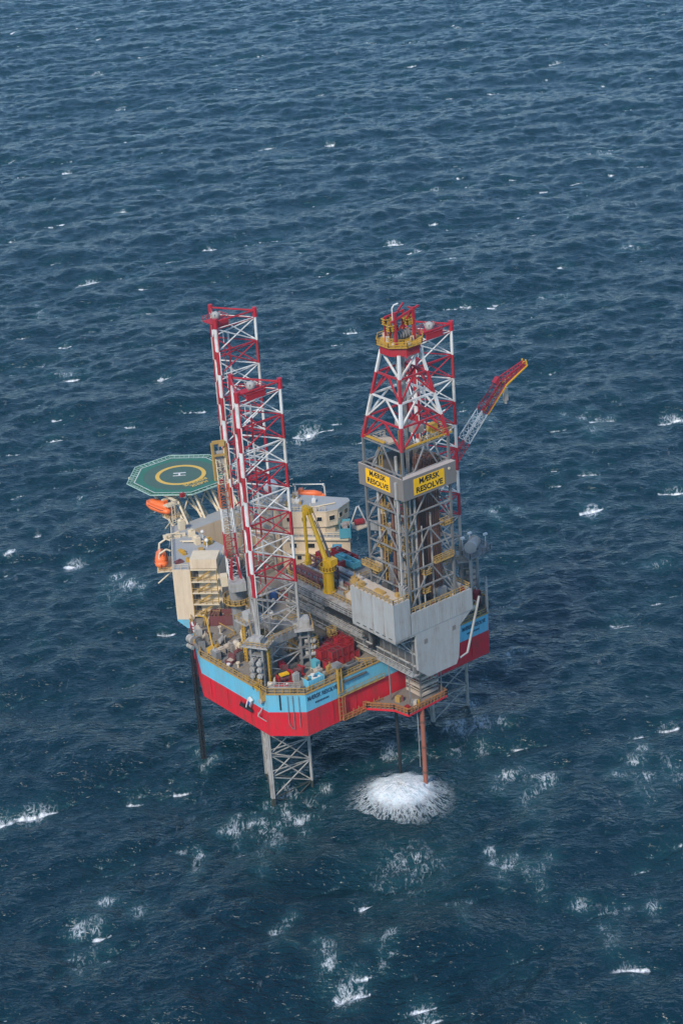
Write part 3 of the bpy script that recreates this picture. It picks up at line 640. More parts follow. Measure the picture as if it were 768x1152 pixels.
# ------------------------------------------------------------------ helideck
HC = Vector((0.2, 62.8)); HR = 11.1; HH = 46.8
hd = thing('helideck', 'green octagonal helideck with yellow circle jutting out over the bow', 'helideck', (HC.x, HC.y, HH)); hb = (HC.x, HC.y, HH)
octa = lambda r: [(HC.x + r * math.cos(R(22.5 + 45 * i)), HC.y + r * math.sin(R(22.5 + 45 * i))) for i in range(8)]
mb = MB(hb); mb.prism(octa(HR), HH - .5, HH, 0); mb.build('deck_plate', HGREEN, hd)
def ring(r0, r1, z, n, mm, name, lab=None, ang0=0):
    mb = MB(hb); vs = []
    for r in (r0, r1):
        for i in range(n): a = 2 * math.pi * i / n + ang0; vs.append((HC.x + r * math.cos(a), HC.y + r * math.sin(a), z))
    mb.add(vs, [(i, n + i, n + (i + 1) % n, (i + 1) % n) for i in range(n)]); return mb.build(name, mm, hd, lab)
ring(HR - .32, HR - .1, HH + .006, 8, WHITE, 'edge_line', ang0=R(22.5))
mb = MB(hb); mb.add([(HC.x + 8.6 * math.cos(2 * math.pi * i / 48), HC.y + 8.6 * math.sin(2 * math.pi * i / 48), HH + .005) for i in range(48)], [tuple(range(48))]); mb.build('worn_patch', HGREY, hd)
ring(4.9, 5.85, HH + .01, 64, HRING, 'landing_circle')
mb = MB(hb); u = Vector((.80, -.60, 0)); v = Vector((.60, .80, 0)); c = Vector((HC.x, HC.y + .5, HH + .012))
for s in (-1, 1): mb.obox(c + v * s * .75, u * 1.45, v * .22, (0, 0, .004))
mb.obox(c, u * .22, v * .53, (0, 0, .004)); mb.build('letter_h', WHITE, hd)
text('deck_lettering', 'MÆRSK', 1.6, (0.2, 55.5, HH + .014), (-1, 0, 0), (0, -1, 0), HRING, hd, hb, depth=.003, bold=.03, width=4.6)
text('deck_lettering', 'RESOLVE', 1.6, (0.2, 57.0, HH + .014), (-1, 0, 0), (0, -1, 0), HRING, hd, hb, depth=.003, bold=.03, width=6.2)
mb = MB(hb); o8 = octa(HR); p8 = octa(HR + 1.5)
for i in range(8):
    a0, a1 = Vector((*o8[i], HH - .25)), Vector((*o8[(i + 1) % 8], HH - .25)); b0, b1 = Vector((*p8[i], HH + .05)), Vector((*p8[(i + 1) % 8], HH + .05))
    mb.bar(b0, b1, .16); mb.bar(a0.lerp(b0, .5), a1.lerp(b1, .5), .07)
    for k in range(9): mb.bar(a0.lerp(a1, k / 8), b0.lerp(b1, k / 8), .09 if k % 4 else .16)
nf = mb.build('safety_net_frame', NET, hd)
mb = MB(hb)
for i in range(8):
    a0, a1 = Vector((*o8[i], HH - .32)), Vector((*o8[(i + 1) % 8], HH - .32)); b0, b1 = Vector((*p8[i], HH - .03)), Vector((*p8[(i + 1) % 8], HH - .03))
    for k in range(0, 36): mb.tube(a0.lerp(a1, k / 36), b0.lerp(b1, k / 36), .045, 3)
    for k in range(1, 5): mb.tube(a0.lerp(b0, k / 5), a1.lerp(b1, k / 5), .045, 3)
mb.build('safety_net', HGREEN, nf)
mb = MB(hb)                                      # underframe
for k in range(-3, 4): mb.bar((HC.x + k * 2.7, HC.y - 9.5, HH - 1.0), (HC.x + k * 2.7, HC.y + 9.5, HH - 1.0), .42)
for k in (-2, 0, 2): mb.bar((HC.x - 9.5, HC.y + k * 3, HH - 1.6), (HC.x + 9.5, HC.y + k * 3, HH - 1.6), .5)
mb.build('underframe', CREAM, hd)
for x in (-7, -2.3, 2.3, 7):
    mb = MB(hb); mb.tube((x, HC.y + 2, HH - 1.6), (x, 51.6, 33.5), .34, 8); mb.tube((x, HC.y - 6, HH - 1.6), (x, 51.6, 40.0), .28, 8); mb.tube((x, HC.y - 9.0, HH - 1.6), (x, 50.5, HZ - .6), .28, 8); mb.tube((x, 57, 42.7), (x, 51.6, 43.5 - 2.5), .2, 6)
    mb.build('support_strut', CREAM, hd)
mb = MB(hb)
for i, (a, b) in enumerate((((-7, 52.5, 42), (-2.3, 56, 45)), ((7, 52.5, 42), (2.3, 56, 45)), ((-2.3, 52.5, 42), (2.3, 56, 45)))): mb.tube(a, b, .18)
mb.build('cross_strut', CREAM, hd)
for (x, y) in ((-9.2, 53.6), (8.8, 53.2)):
    mb = MB(hb); mb.box(x - 1.3, x + 1.3, y - 1, y + 1, HH - 1.7, HH - 1.55); mb.rail([(x - 1.3, y - 1, HH - 1.55), (x + 1.3, y - 1, HH - 1.55)], 1, 1, .05); mb.ladder((x, y - 1, HZ), (x, y - 1, HH - 1.6), .8, (1, 0, 0), r=.08); mb.build('access_platform', CREAM, hd)
mb = MB(hb)
for (x, y) in ((-6.8, 52.0), (4.0, 51.7)): mb.rbox((x, y, HH + .01), 1.1, .7, .9, 0)
mb.build('fire_monitor', BRED, hd)

# ------------------------------------------------------------------ lifeboats with davits
def make_boat(label, loc, yaw, L=7.6, W=2.9):
    t = thing('lifeboat', label, 'lifeboat', loc, yaw, 'orange enclosed lifeboats')
    def loft(secs, n, cap=True):
        mb = MB(); k = len(secs); vs = []
        for x, w_, zb, zt in secs:
            for i in range(n):
                a = 2 * math.pi * i / n; vs.append((x, w_ * math.cos(a), (zt + zb) / 2 + (zt - zb) / 2 * math.sin(a)))
        fs = [(j * n + i, j * n + (i + 1) % n, (j + 1) * n + (i + 1) % n, (j + 1) * n + i) for j in range(k - 1) for i in range(n)]
        fs += [tuple(range(n - 1, -1, -1)), tuple(range((k - 1) * n, k * n))]
        mb.add(vs, fs); return mb
    h = L / 2
    s = [(-h, .5 * W / 2, .75, 1.5), (-h * .9, .82 * W / 2, .4, 1.9), (-h * .4, W / 2, .1, 2.0), (h * .35, W / 2, .1, 2.0), (h * .8, .66 * W / 2, .45, 2.0), (h, .12 * W / 2, 1.0, 1.8)]
    o = loft(s, 12).build('boat_hull', ORANGE, t)
    for p in o.data.polygons: p.use_smooth = True
    s = [(-h * .86, .5 * W / 2, 1.2, 2.3), (-h * .7, .75 * W / 2, 1.2, 2.9), (h * .3, .75 * W / 2, 1.2, 2.85), (h * .75, .45 * W / 2, 1.3, 2.4)]
    o = loft(s, 12).build('canopy', ORANGE, t)
    for p in o.data.polygons: p.use_smooth = True
    mb = MB(); mb.box(-h * .66, -h * .4, -.6, .6, 2.7, 3.3); mb.build('steering_hatch', ORANGE, t)
    mb = MB(); mb.rbox((-h - .15, 0, .5), .3, .15, .9, 0); mb.build('rudder', DGREY, t)
    mb = MB(); mb.path([(h * .98, 0, 1.5), (h * .5, W * .42, 1.55), (-h * .5, W * .5, 1.5), (-h * .95, W * .25, 1.4)], .07); mb.path([(h * .98, 0, 1.5), (h * .5, -W * .42, 1.55), (-h * .5, -W * .5, 1.5), (-h * .95, -W * .25, 1.4)], .07); mb.build('fender', HOSE, t)
    return t
def make_davit(label, loc, yaw, W=7.0, H=4.6, reach=3.2, mm=CREAM, platform=True):
    t = thing('davit_frame', label, 'davit', loc, yaw, 'lifeboat davits')
    for s in (-1, 1):
        mb = MB(); mb.path([(s * W * .36, 1.6, -.2), (s * W * .36, 1.0, H * .8), (s * W * .36, -.6, H), (s * W * .36, -reach * .5, H * .9)], .2, 8); mb.build('davit_arm', mm, t)
    mb = MB(); mb.tube((-W * .36, .9, H * .82), (W * .36, .9, H * .82), .14); mb.build('tie_beam', mm, t)
    if platform:
        mb = MB(); mb.box(-W / 2, W / 2, -reach * .75, 1.8, -.2, 0); mb.build('platform', mm, t)
        mb = MB(); mb.rail([(-W / 2, -reach * .75, 0), (W / 2, -reach * .75, 0)], .9, 1.4, .05); mb.rail([(-W / 2, -reach * .75, 0), (-W / 2, 1.6, 0)], .9, 1.4, .05); mb.build('railing', OCHRE, t)
        for s in (-1, 1): mb = MB(); mb.tube((s * W * .36, -reach * .6, -.2), (s * W * .36, 1.9, -3.2), .15); mb.build('support_brace', mm, t)
    mb = MB()
    for s in (-1, 1): mb.tube((s * W * .36, -reach * .5, H * .9), (s * W * .33, -reach * .35, 2.6), .05)
    mb.build('fall_wire', GALV, t)
    return t
wy = math.atan2(18.8, 12.6)
make_boat('orange lifeboat slung under the left edge of the green helideck', (-9.2, 58.6, 41.9), R(97), 8.2, 3.0)
make_davit('cream davit frame bracing the lifeboat under the helideck', (-8.0, 54.8, 41.5), R(0), 3.4, 3.4, 2.0)
make_boat('orange lifeboat on a tan ledge outside the port wing, below the helideck', (-19.3, 43.6, 37.4), wy, 7.2, 3.0)
make_davit('cream davit with ledge on the port wing wall, carrying the lower left lifeboat', (-18.6, 43.2, 37.1), wy + math.pi, 7.6, 4.8, 3.0).rotation_euler.z = wy + math.pi * 2
make_boat('orange lifeboat behind the wheelhouse roof under a white frame', (20.9, 41.6, 39.7), R(-46), 7.6, 2.2)
dv = make_davit('white davit frame spanning the lifeboat behind the wheelhouse roof', (19.9, 40.3, 41.4), R(-46), 9.4, 3.6, 1.0, WHITE, False)
t = thing('boat_winch_frame', 'white A-frame hoist with a red drum at the starboard wing corner', 'hoist', (24.6, 28.8, 36.6))
mb = MB((24.6, 28.8, 36.6))
for s in (-1, 1): mb.tube((24.6 + s * 1.5, 28.8 - s * 1.2, 36.6), (24.6 + s * .2, 28.8, 41.2), .17, 8)
mb.build('leg', WHITE, t); mb = MB((24.6, 28.8, 36.6)); mb.obox((24.6, 28.8, 36.5), (2.0, 0, 0), (0, 2.0, 0), (0, 0, .12)); mb.build('base_plate', CREAM, t)
mb = MB((24.6, 28.8, 36.6)); mb.tube((23.6, 28.9, 37.5), (25.6, 28.1, 37.5), .7, 10); mb.build('winch_drum', BRED, t)

# ------------------------------------------------------------------ cantilever
ct = thing('cantilever', 'long grey cantilever skid running from midships out over the stern', 'cantilever', (0, -4, 30)); cb = (0, -4, 30)
for s in (-1, 1):
    mb = MB(cb); X = s * 5.0
    mb.box(min(X, X - s * .5), max(X, X - s * .5), -25.2, 17.5, 30.4, 38.2, 0); mb.build('girder_web', DGREY, ct)
    mb = MB(cb)
    for z, wd in ((30.25, .7), (32.3, .35), (35.0, .3), (38.3, .9)):
        mb.box(min(X - s * .45, X + s * wd), max(X - s * .45, X + s * wd), -25.3, 17.6, z - .14, z + .14)
    mb.build('girder_flange', GALV, ct)
    mb = MB(cb)
    for i in range(19):
        y = -24.5 + i * 2.25; mb.box(min(X, X + s * .42), max(X, X + s * .42), y - .12, y + .12, 30.4, 38.15)
        if i % 2 == 0 and i < 18: mb.bar((X + s * .2, y, 35.1), (X + s * .2, y + 2.25, 38.1), .16)
    mb.build('girder_stiffener', GREY, ct)
mb = MB(cb); mb.box(-4.5, 4.5, -25, 17.3, 38.25, 38.5); mb.build('top_deck', DECK, ct)
mb = MB(cb); mb.box(-4.4, 4.4, -25, 17.2, 30.6, 30.8); mb.build('bottom_plate', GREY, ct)
mb = MB(cb); mb.box(-6.9, -5.95, -12.3, 17.4, 37.5, 37.6); mb.build('side_walkway', GREY, ct)
mb = MB(cb); mb.box(-7.4, -6.55, -11, 12, 34.5, 34.6); mb.rail([(-7.4, -11, 34.6), (-7.4, 12, 34.6)], 1.1, 1.5, .06)
for i in range(8): mb.bar((-7.3, -10.5 + i * 3.2, 34.5), (-5.4, -10.5 + i * 3.2, 32.6), .12)
mb.build('mid_walkway', GALV, ct)
mb = MB(cb); mb.rail([(-6.9, -12.3, 37.6), (-6.9, 17.4, 37.6)], 1.1, 1.5, .06); mb.build('side_railing', GALV, ct)
mb = MB(cb); mb.box(-6.5, -5.6, -10.5, 8.5, 33.3, 33.45); mb.box(-6.5, -6.4, -8.5, 6.5, 33.5, 34.6)
for i in range(14): mb.bar((-6.5, -10.2 + i * 1.42, 33.4), (-6.5, -10.2 + i * 1.42, 35.3), .1)
mb.bar((-6.5, -10.4, 35.3), (-6.5, 8.4, 35.3), .12); mb.tube((-6.1, -10.4, 33.65), (-6.1, 8.4, 33.65), .2); mb.tube((-5.7, -10.4, 33.6), (-5.7, 12, 33.6), .14)
mb.build('cable_tray', GALV, ct)
mb = MB(cb)
for i in range(15):
    a = R(-90 + 180 * i / 14); b = R(-90 + 180 * (i + 1) / 14)
    if i < 14:
        for x in (-6.5, -5.9): mb.bar((x, -12.0 - 1.9 * math.cos(a), 34.4 + 1.9 * math.sin(a)), (x, -12.0 - 1.9 * math.cos(b), 34.4 + 1.9 * math.sin(b)), .5)
for x in (-6.5, -5.9): mb.bar((x, -12, 36.3), (x, 2, 36.3), .4)
mb.build('drag_chain', HOSE, ct)
mb = MB(cb)
for z, r_, y0, y1 in ((36.9, .16, -12, 17), (36.4, .12, -2, 17), (32.8, .16, -24, 12), (31.5, .12, -24, 17), (35.8, .1, 4, 17)): mb.tube((-5.75, y0, z), (-5.75, y1, z), r_)
mb.build('side_pipe', GALV, ct)
mb = MB(cb); mb.box(-8.1, -5.75, -25.0, -15.0, 38.3, 38.5); mb.rail([(-8.1, -25, 38.5), (-8.1, -15, 38.5)], 1.1, 1.4, .06)
for y in (-24.5, -20, -15.5): mb.bar((-8.0, y, 38.3), (-5.6, y, 35.6), .18)
mb.build('lower_walkway', LGREY, ct)
mb = MB(cb); mb.rail([(-6.2, -25.2, 30.4), (-6.2, -14, 30.4)], 1.1, 1.3, .05); mb.box(-6.3, -5.3, -25.2, -14, 30.2, 30.3); mb.build('bottom_walkway', LGREY, ct)
# stern end plate
mb = MB(cb); poly = [(-5.4, 40.0), (-5.2, 31.6), (-2.6, 29.3), (4.9, 29.3), (5.6, 30.6), (6.6, 39.98)]
vs = [(x, -25.95, z) for x, z in poly] + [(x, -25.3, z) for x, z in poly]; k = len(poly)
mb.add(vs, [tuple(range(k)), tuple(range(2 * k - 1, k - 1, -1))] + [(i, k + i, k + (i + 1) % k, (i + 1) % k) for i in range(k)])
mb.build('end_plate', LGREY, ct)
for x, z in ((-2.9, 37.5), (4.6, 37.7)):
    mb = MB(cb); mb.box(x - .45, x + .45, -26.0, -25.94, z - .5, z + .5); mb.build('vent_opening', BOARD, ct)
mb = MB(cb); mb.tube((12.0, -25.6, 42.0), (8.4, -25.4, 30.4), .25, 10); mb.tube((8.4, -25.4, 30.4), (6.2, -25.6, 30.1), .2, 8); mb.build('diagonal_pipe', LGREY, ct)
mb = MB(cb); mb.add([(9.6, -25.9, 40.0), (6.6, -25.9, 40.0), (6.3, -25.9, 37.6), (9.6, -25.8, 40.0), (6.6, -25.8, 40.0), (6.3, -25.8, 37.6)], [(0, 1, 2), (5, 4, 3), (0, 2, 5, 3), (1, 4, 5, 2), (0, 3, 4, 1)]); mb.build('corner_gusset', LGREY, ct)

# ------------------------------------------------------------------ drill floor
df = thing('drill_floor', 'pale grey clad drill floor on the cantilever carrying the derrick', 'drill floor', (0, -19.5, 40)); fb = (0, -19.5, 40)
def clad(x0, x1, y0, y1, z0, z1, name, ribs=True, mt=DECK):
    mb = MB(fb); mb.box(x0, x1, y0, y1, z0, z1, 0)
    if ribs:
        n = int((x1 - x0) / .55)
        for i in range(n + 1): x = x0 + (x1 - x0) * i / n; mb.box(x - .06, x + .06, y0 - .03, y0 - .002, z0 + .15, z1 - .1, 0)
        n = int((y1 - y0) / 3.2)
        for i in range(1, n): y = y0 + (y1 - y0) * i / n; mb.box(x0 - .05, x0 - .002, y - .08, y + .08, z0 + .2, z1 - .1, 1)
    return mb.build(name, [LGREY, GALV], df)
clad(-10.7, -6.6, -26.0, -12.6, 40.05, 48.2, 'port_cabin')
clad(-6.59, 9.7, -26.0, -25.6, 40.05, 44.75, 'stern_wall'); 
mb = MB(fb); mb.box(-6.58, 9.6, -25.58, -12.6, 42.8, 43.3); mb.build('floor_plate', DECK, df)
mb = MB(fb); mb.box(9.3, 9.7, -25.55, -12.6, 40.05, 44.75); mb.build('starboard_wall', LGREY, df)
mb = MB(fb); mb.box(-6.5, 9.2, -25, -13, 38.55, 42.75); mb.build('substructure', DGREY, df)
mb = MB(fb); mb.rail([(-10.6, -12.7, 48.2), (-10.6, -25.9, 48.2), (-6.7, -25.9, 48.2)], 1.1, 1.3, .06); mb.rail([(-6.4, -25.8, 44.75), (9.5, -25.8, 44.75), (9.5, -13, 44.75)], 1.1, 1.3, .06); mb.build('railing', OCHRE, df)
mb = MB(fb); mb.box(-10.6, -6.7, -25.9, -12.7, 48.204, 48.23); mb.build('cabin_roof', SAND, df)
mb = MB(fb)
for x, y, z, a, b, c in ((-8.6, -19.5, 48.23, .9, 2.6, .45), (-9.4, -14.6, 48.23, 1.0, 1.2, 1.0), (-7.5, -23.5, 48.23, .7, .9, .8), (-9.2, -22.3, 48.23, .6, .6, .4)): mb.rbox((x, y, z), a, b, c, 0)
mb.build('roof_box', [OCHRE], df)
mb = MB(fb)
for i in range(4): mb.path([(-7.2, -25.4 + i * .5, 48.25), (-7.2, -25.4 + i * .5, 50.3 + .25 * i), (-6.0, -25.0 + i * .5, 50.3 + .25 * i)], .14)
mb.build('vent_pipe', GALV, df)
mb = MB(fb)
for i in range(6): mb.box(-10.76, -10.7, -25.0 + i * 2.0, -24.0 + i * 2, 40.25, 40.5)
mb.build('slot', DGREY, df)
mb = MB(fb); mb.box(-10.7, -5.2, -25.9, -12.7, 39.6, 40.04); mb.build('support_beam', GALV, df)
# doghouse machinery inside, small colourful gear along the parapet
gear = [((-5.0, -24.6), .5, BRED, 'red'), ((-2.8, -24.9), .35, WHITE, 'white'), ((-1.2, -24.6), .5, SAND, 'sand'), ((.8, -24.9), .4, BRED, 'red'), ((2.6, -24.7), .5, GALV, 'grey'), ((4.4, -24.8), .45, YEL, 'yellow'), ((6.6, -24.6), .6, SAND, 'sand'), ((8.4, -24.4), .5, BRED, 'red')]
for (x, y), s, m_, nm in gear:
    mb = MB(fb); mb.rbox((x, y, 43.3), s * 2, s * 1.6, s * 2.6, rng.uniform(-.4, .4)); mb.tube((x, y, 43.3 + s * 2.6), (x + .2, y, 43.9 + s * 2.6), s * .4, 8); mb.build('floor_cabinet', m_, df)
mb = MB(fb); mb.rbox((0, -19.5, 43.3), 3, 3, 1.0, 0); mb.revolve((0, -19.5, 44.3), [(1.2, 0), (1.2, .4), (.5, .6)], 12); mb.build('rotary_table', DGREY, df)
mb = MB(fb); mb.rbox((4.2, -22.4, 43.3), 2.4, 2.0, 2.6, 0); mb.build('driller_cabin', LGREY, df)
mb = MB(fb); mb.rbox((-4.4, -16, 43.3), 2.2, 3.6, 3.0, 0); mb.tube((-4.4, -18, 44.9), (-4.4, -14, 44.9), 1.1, 12); mb.build('drawworks', GREY, df)

# ------------------------------------------------------------------ derrick
DC = Vector((0, -19.5)); DH = 5.85
dr = thing('derrick', 'tall derrick, grey lower tower with brown wind boards and tapering red and white top', 'derrick', (0, -19.5, 43.3)); db = (0, -19.5, 43.3)
def corner(i, h, z): sx, sy = ((-1, -1), (1, -1), (1, 1), (-1, 1))[i]; return Vector((DC.x + sx * h, DC.y + sy * h, z))
for i in range(4):
    mb = MB(db); mb.bar(corner(i, DH, 43.3), corner(i, DH, 79), .44, m=0)
    zs = (79, 83.5, 88, 92.5, 97); hw = lambda z: DH + (2.65 - DH) * (z - 79) / 18
    for k in range(4): mb.bar(corner(i, hw(zs[k]), zs[k]), corner(i, hw(zs[k + 1]), zs[k + 1]), .54 if k < 2 else .48, m=(2, 1, 2, 1)[k])
    mb.build('corner_post', [DRK, WHITE, LRED], dr)
hw = lambda z: DH + (2.65 - DH) * (z - 79) / 18
lev = [45.2, 49.3, 53.4, 57.4, 61.4, 65.4, 69.4, 74.0, 79.0]
for f in range(4):
    a, b = f, (f + 1) % 4
    for k, z in enumerate(lev):
        mb = MB(db); A = corner(a, DH, z); B = corner(b, DH, z); M_ = (A + B) / 2; mb.bar(A, B, .26)
        if k % 2 == 0 and k >= 2:                # chevrons spanning two bays, open leg below
            z0 = lev[k - 2]; mb.bar(M_, corner(a, DH, z0), .25); mb.bar(M_, corner(b, DH, z0), .25)
            A1 = corner(a, DH, lev[k - 1]); B1 = corner(b, DH, lev[k - 1])
        mb.build('cross_brace', GREY, dr)
    for k in range(4):
        z0, z1 = (79, 83.5, 88, 92.5)[k], (83.5, 88, 92.5, 97)[k]; mm = (LRED, WHITE, LRED, WHITE)[k]
        mb = MB(db); A1 = corner(a, hw(z1), z1); B1 = corner(b, hw(z1), z1); A0 = corner(a, hw(z0), z0); B0 = corner(b, hw(z0), z0)
        if k < 3:
            M_ = (A1 + B1) / 2; mb.bar(A1, B1, .34); mb.bar(M_, A0, .3); mb.bar(M_, B0, .3)
        else:
            if f in (0, 2): mb.bar(B1, A0, .34); mb.bar(A1, A0.lerp(B0, .0), .1)
            else: mb.bar(A1, B0, .34)
        mb.build('cross_brace', mm, dr)
# wind boards with name signs
BZ0, BZ1, BO = 69.2, 73.7, 6.75
def board(name, x0, x1, y0, y1):
    mb = MB(db); mb.box(x0, x1, y0, y1, BZ0, BZ1); return mb.build(name, BOARD, dr)
wp = board('wind_board', -BO, -BO + .35, DC.y - BO + .0, DC.y + BO); ws = board('wind_board', -BO + .36, BO, DC.y - BO, DC.y - BO + .35)
wq = board('wind_board', BO - .35, BO, DC.y - BO + .36, DC.y + BO); wr = board('wind_board', -BO + .36, BO - .36, DC.y + BO - .35, DC.y + BO)
def ledge(pts, par):
    mb = MB(db); mb.add([Vector(p) for p in pts], [(0, 1, 2, 3)]); mb.add([Vector(p) - Vector((0, 0, .12)) for p in pts], [(3, 2, 1, 0)]); mb.build('top_ledge', LEDGE, par)
ledge([(-BO, DC.y - BO, BZ1 + .01), (BO, DC.y - BO, BZ1 + .01), (BO - .9, DC.y - BO + 1.0, BZ1 + .45), (-BO + .9, DC.y - BO + 1.0, BZ1 + .45)], ws)
ledge([(-BO, DC.y + BO, BZ1 + .01), (-BO, DC.y - BO, BZ1 + .01), (-BO + .25, DC.y - BO + 1.0, BZ1 + .06), (-BO + .25, DC.y + BO, BZ1 + .06)], wp)
mb = MB(db); mb.box(-BO - .06, -BO - .003, -22.3, -15.0, 70.0, 73.2); sp = mb.build('name_sign', SIGN, wp)
text('sign_lettering', 'MÆRSK', 1.5, (-BO - .075, -18.65, 72.45), (0, -1, 0), (0, 0, 1), BLACK, sp, db, depth=.01, bold=.045, width=5.0)
text('sign_lettering', 'RESOLVE', 1.5, (-BO - .075, -18.65, 70.85), (0, -1, 0), (0, 0, 1), BLACK, sp, db, depth=.01, bold=.045, width=6.4)
mb = MB(db); mb.box(-4.1, 3.7, DC.y - BO - .06, DC.y - BO - .003, 69.75, 73.1); sq = mb.build('name_sign', SIGN, ws)
text('sign_lettering', 'MÆRSK', 1.6, (-.2, DC.y - BO - .075, 72.3), (1, 0, 0), (0, 0, 1), BLACK, sq, db, depth=.01, bold=.05, width=5.2)
text('sign_lettering', 'RESOLVE', 1.6, (-.2, DC.y - BO - .075, 70.6), (1, 0, 0), (0, 0, 1), BLACK, sq, db, depth=.01, bold=.05, width=6.8)
mb = MB(db); mb.tube((5.0, DC.y - BO - .15, 72.6), (5.0, DC.y - BO - .01, 72.6), .28, 10); mb.build('floodlight', CREAM, ws)
mb = MB(db); mb.box(-BO - .4, -BO - .05, -24.6, -24.0, 69.2, 72.8); mb.build('cable_duct', GALV, wp)
mb = MB(db); mb.tube((-BO - .1, -24.3, 48.3), (-BO - .1, -24.3, 69.2), .2, 8); mb.build('standpipe', GALV, dr)
# monkey board, yellow catwalks
def catwalk(p, q, wd, name, parent=dr, mm=YEL, rail=True):
    p = Vector(p); q = Vector(q); d = (q - p).normalized(); n = Vector((-d.y, d.x, 0)); mb = MB(db)
    mb.obox((p + q) / 2, d * (q - p).length / 2, n * wd / 2, (0, 0, .16))
    if rail:
        for s in (-1, 1): mb.rail([p + n * s * wd / 2 + Vector((0, 0, .22)), q + n * s * wd / 2 + Vector((0, 0, .22))], .95, 1.2, .06)
    return mb.build(name, mm, parent)
catwalk((-4.8, -25.2, 79.5), (7.0, -25.2, 79.5), .5, 'catwalk', rail=False); catwalk((-5.6, -20, 79.5), (-5.6, -13.6, 79.5), .5, 'catwalk', rail=False)
mb = MB(db); mb.rail([(-1, -25.3, 79.7), (7.0, -25.3, 79.7)], .9, 1.1, .06); mb.rail([(3.2, -24.4, 79.7), (7.0, -24.4, 79.7), (7.0, -20, 79.7)], .9, 1.1, .06); mb.build('catwalk_railing', OCHRE, dr)
mb = MB(db); mb.obox((2.0, -18.5, 80.4), (1.0, 0, 0), (0, 3.2, 0), (0, 0, .7)); mb.build('cable_drum_housing', LEDGE, dr)
mb = MB(db); mb.obox((4.0, -23.0, 80.6), (.8, 0, 0), (0, .8, 0), (0, 0, .8)); mb.build('winch', YEL, dr)
mb = MB(db); mb.obox((-3.2, -17.2, 78.4), (1.6, 0, 0), (0, 2.0, 0), (0, 0, .2)); mb.rail([(-4.8, -19.2, 78.6), (-4.8, -15.2, 78.6), (-1.6, -15.2, 78.6)], 1, 1, .06); mb.build('monkey_board', SAND, dr)
mb = MB(db)
for k in range(8): mb.bar((.2, -17.6 + k * .7, 75.2), (5.6, -17.6 + k * .7, 75.2), .13)
mb.bar((.2, -18, 75.2), (.2, -12.5, 75.2), .2); mb.build('fingerboard', GREY, dr)
for x, y, z, w_ in ((-4.6, -24.4, 62.0, .9), (-3.8, -23.6, 58.0, .8), (-1.0, -25.0, 51.5, .9), (4.8, -25.0, 60.5, 1.3), (-4.4, -15.5, 70.8, 1.2), (-4.8, -18, 64.6, .8), (-4.9, -18, 60.2, .8), (-4.9, -16.5, 56.2, .9), (-1.4, -25.0, 47.6, .8), (-4.7, -14.6, 49.8, 1.1)):
    mb = MB(db); mb.box(x - w_, x + w_, y - .7, y + .7, z, z + .18); mb.rail([(x - w_, y - .7, z + .18), (x + w_, y - .7, z + .18), (x + w_, y + .7, z + .18), (x - w_, y + .7, z + .18)], .9, .9, .05, closed=True); mb.build('access_platform', OCHRE, dr)
catwalk((-6.7, -17.5, 51.6), (-6.7, -12.4, 51.6), .9, 'catwalk', mm=OCHRE); catwalk((.6, -25.8, 53.6), (5.4, -25.8, 53.6), .6, 'catwalk', mm=OCHRE)
mb = MB(db)
for x, y, z0, z1 in ((-3.9, -24.0, 43.4, 69), (-5.2, -18.0, 49, 78), (3.0, -14.2, 43.4, 78)): mb.ladder((x, y, z0), (x, y, z1), .7, (1, 0, 0), r=.08)
mb.build('ladder', OCHRE, dr)
mb = MB(db)
for x, y in ((-.9, -19.2), (.9, -19.2)): mb.tube((x, y, 44), (x, y, 96), .16)
for a in range(6): mb.tube((-.35 + a * .14, -19.8, 66), (-.35 + a * .14, -19.8, 97), .04, 4)
mb.build('guide_rail', GALV, dr)
mb = MB(db); mb.box(-.9, .9, -20.4, -19.0, 64, 67.5); mb.tube((0, -19.7, 60.8), (0, -19.7, 64), .5, 10); mb.box(-1.2, 1.2, -20, -19.4, 62.4, 63.4); mb.build('top_drive', DGREY, dr)
mb = MB(db); mb.tube((0, -19.7, 43.5), (0, -19.7, 60.8), .14, 8); mb.build('drill_string', GREY, dr)
mb = MB(db)
for x, y, z0, z1, r_ in ((-4.9, -22.2, 43.4, 77, .3), (-4.9, -21.2, 43.4, 74, .2), (-2.8, -24.6, 43.4, 68, .25), (-1.6, -24.9, 43.4, 62, .15), (-4.2, -24.8, 43.4, 72, .22), (-3.4, -22.8, 43.4, 70, .3), (-5.0, -16.2, 43.4, 75, .3), (-2.2, -23.6, 43.4, 66, .2), (1.0, -24.6, 43.4, 64, .2)): mb.tube((x, y, z0), (x, y, z1), r_, 8)
mb.path([(-4.9, -22.2, 70), (-3.6, -21.5, 62), (-1.8, -20.6, 58.5), (-.4, -19.9, 63)], .14)
mb.build('mud_pipe', GALV, dr)
for x, y, w_, z1 in ((-4.0, -23.6, .7, 66), (-3.0, -14.8, .9, 70), (-4.6, -20.0, .5, 72), (-1.8, -16.4, .6, 68)):
    mb = MB(db); mb.box(x - w_ / 2, x + w_ / 2, y - w_ / 2, y + w_ / 2, 43.4, z1); mb.build('cable_trunk', RUST, dr)
for k in range(7):
    mb = MB(db); x = -4.8 + (k % 3) * .7; y = -17 + (k % 2) * 2.6; z = 46.5 + k * 4.2; mb.rbox((x, y, z), 1.1, 1.6, 1.7, .2 * k); mb.tube((x, y, z - .8), (x, y, z), .2, 6); mb.build('equipment_box', (DGREY, SAND, OCHRE, GREY, SAND, DGREY, OCHRE)[k], dr)
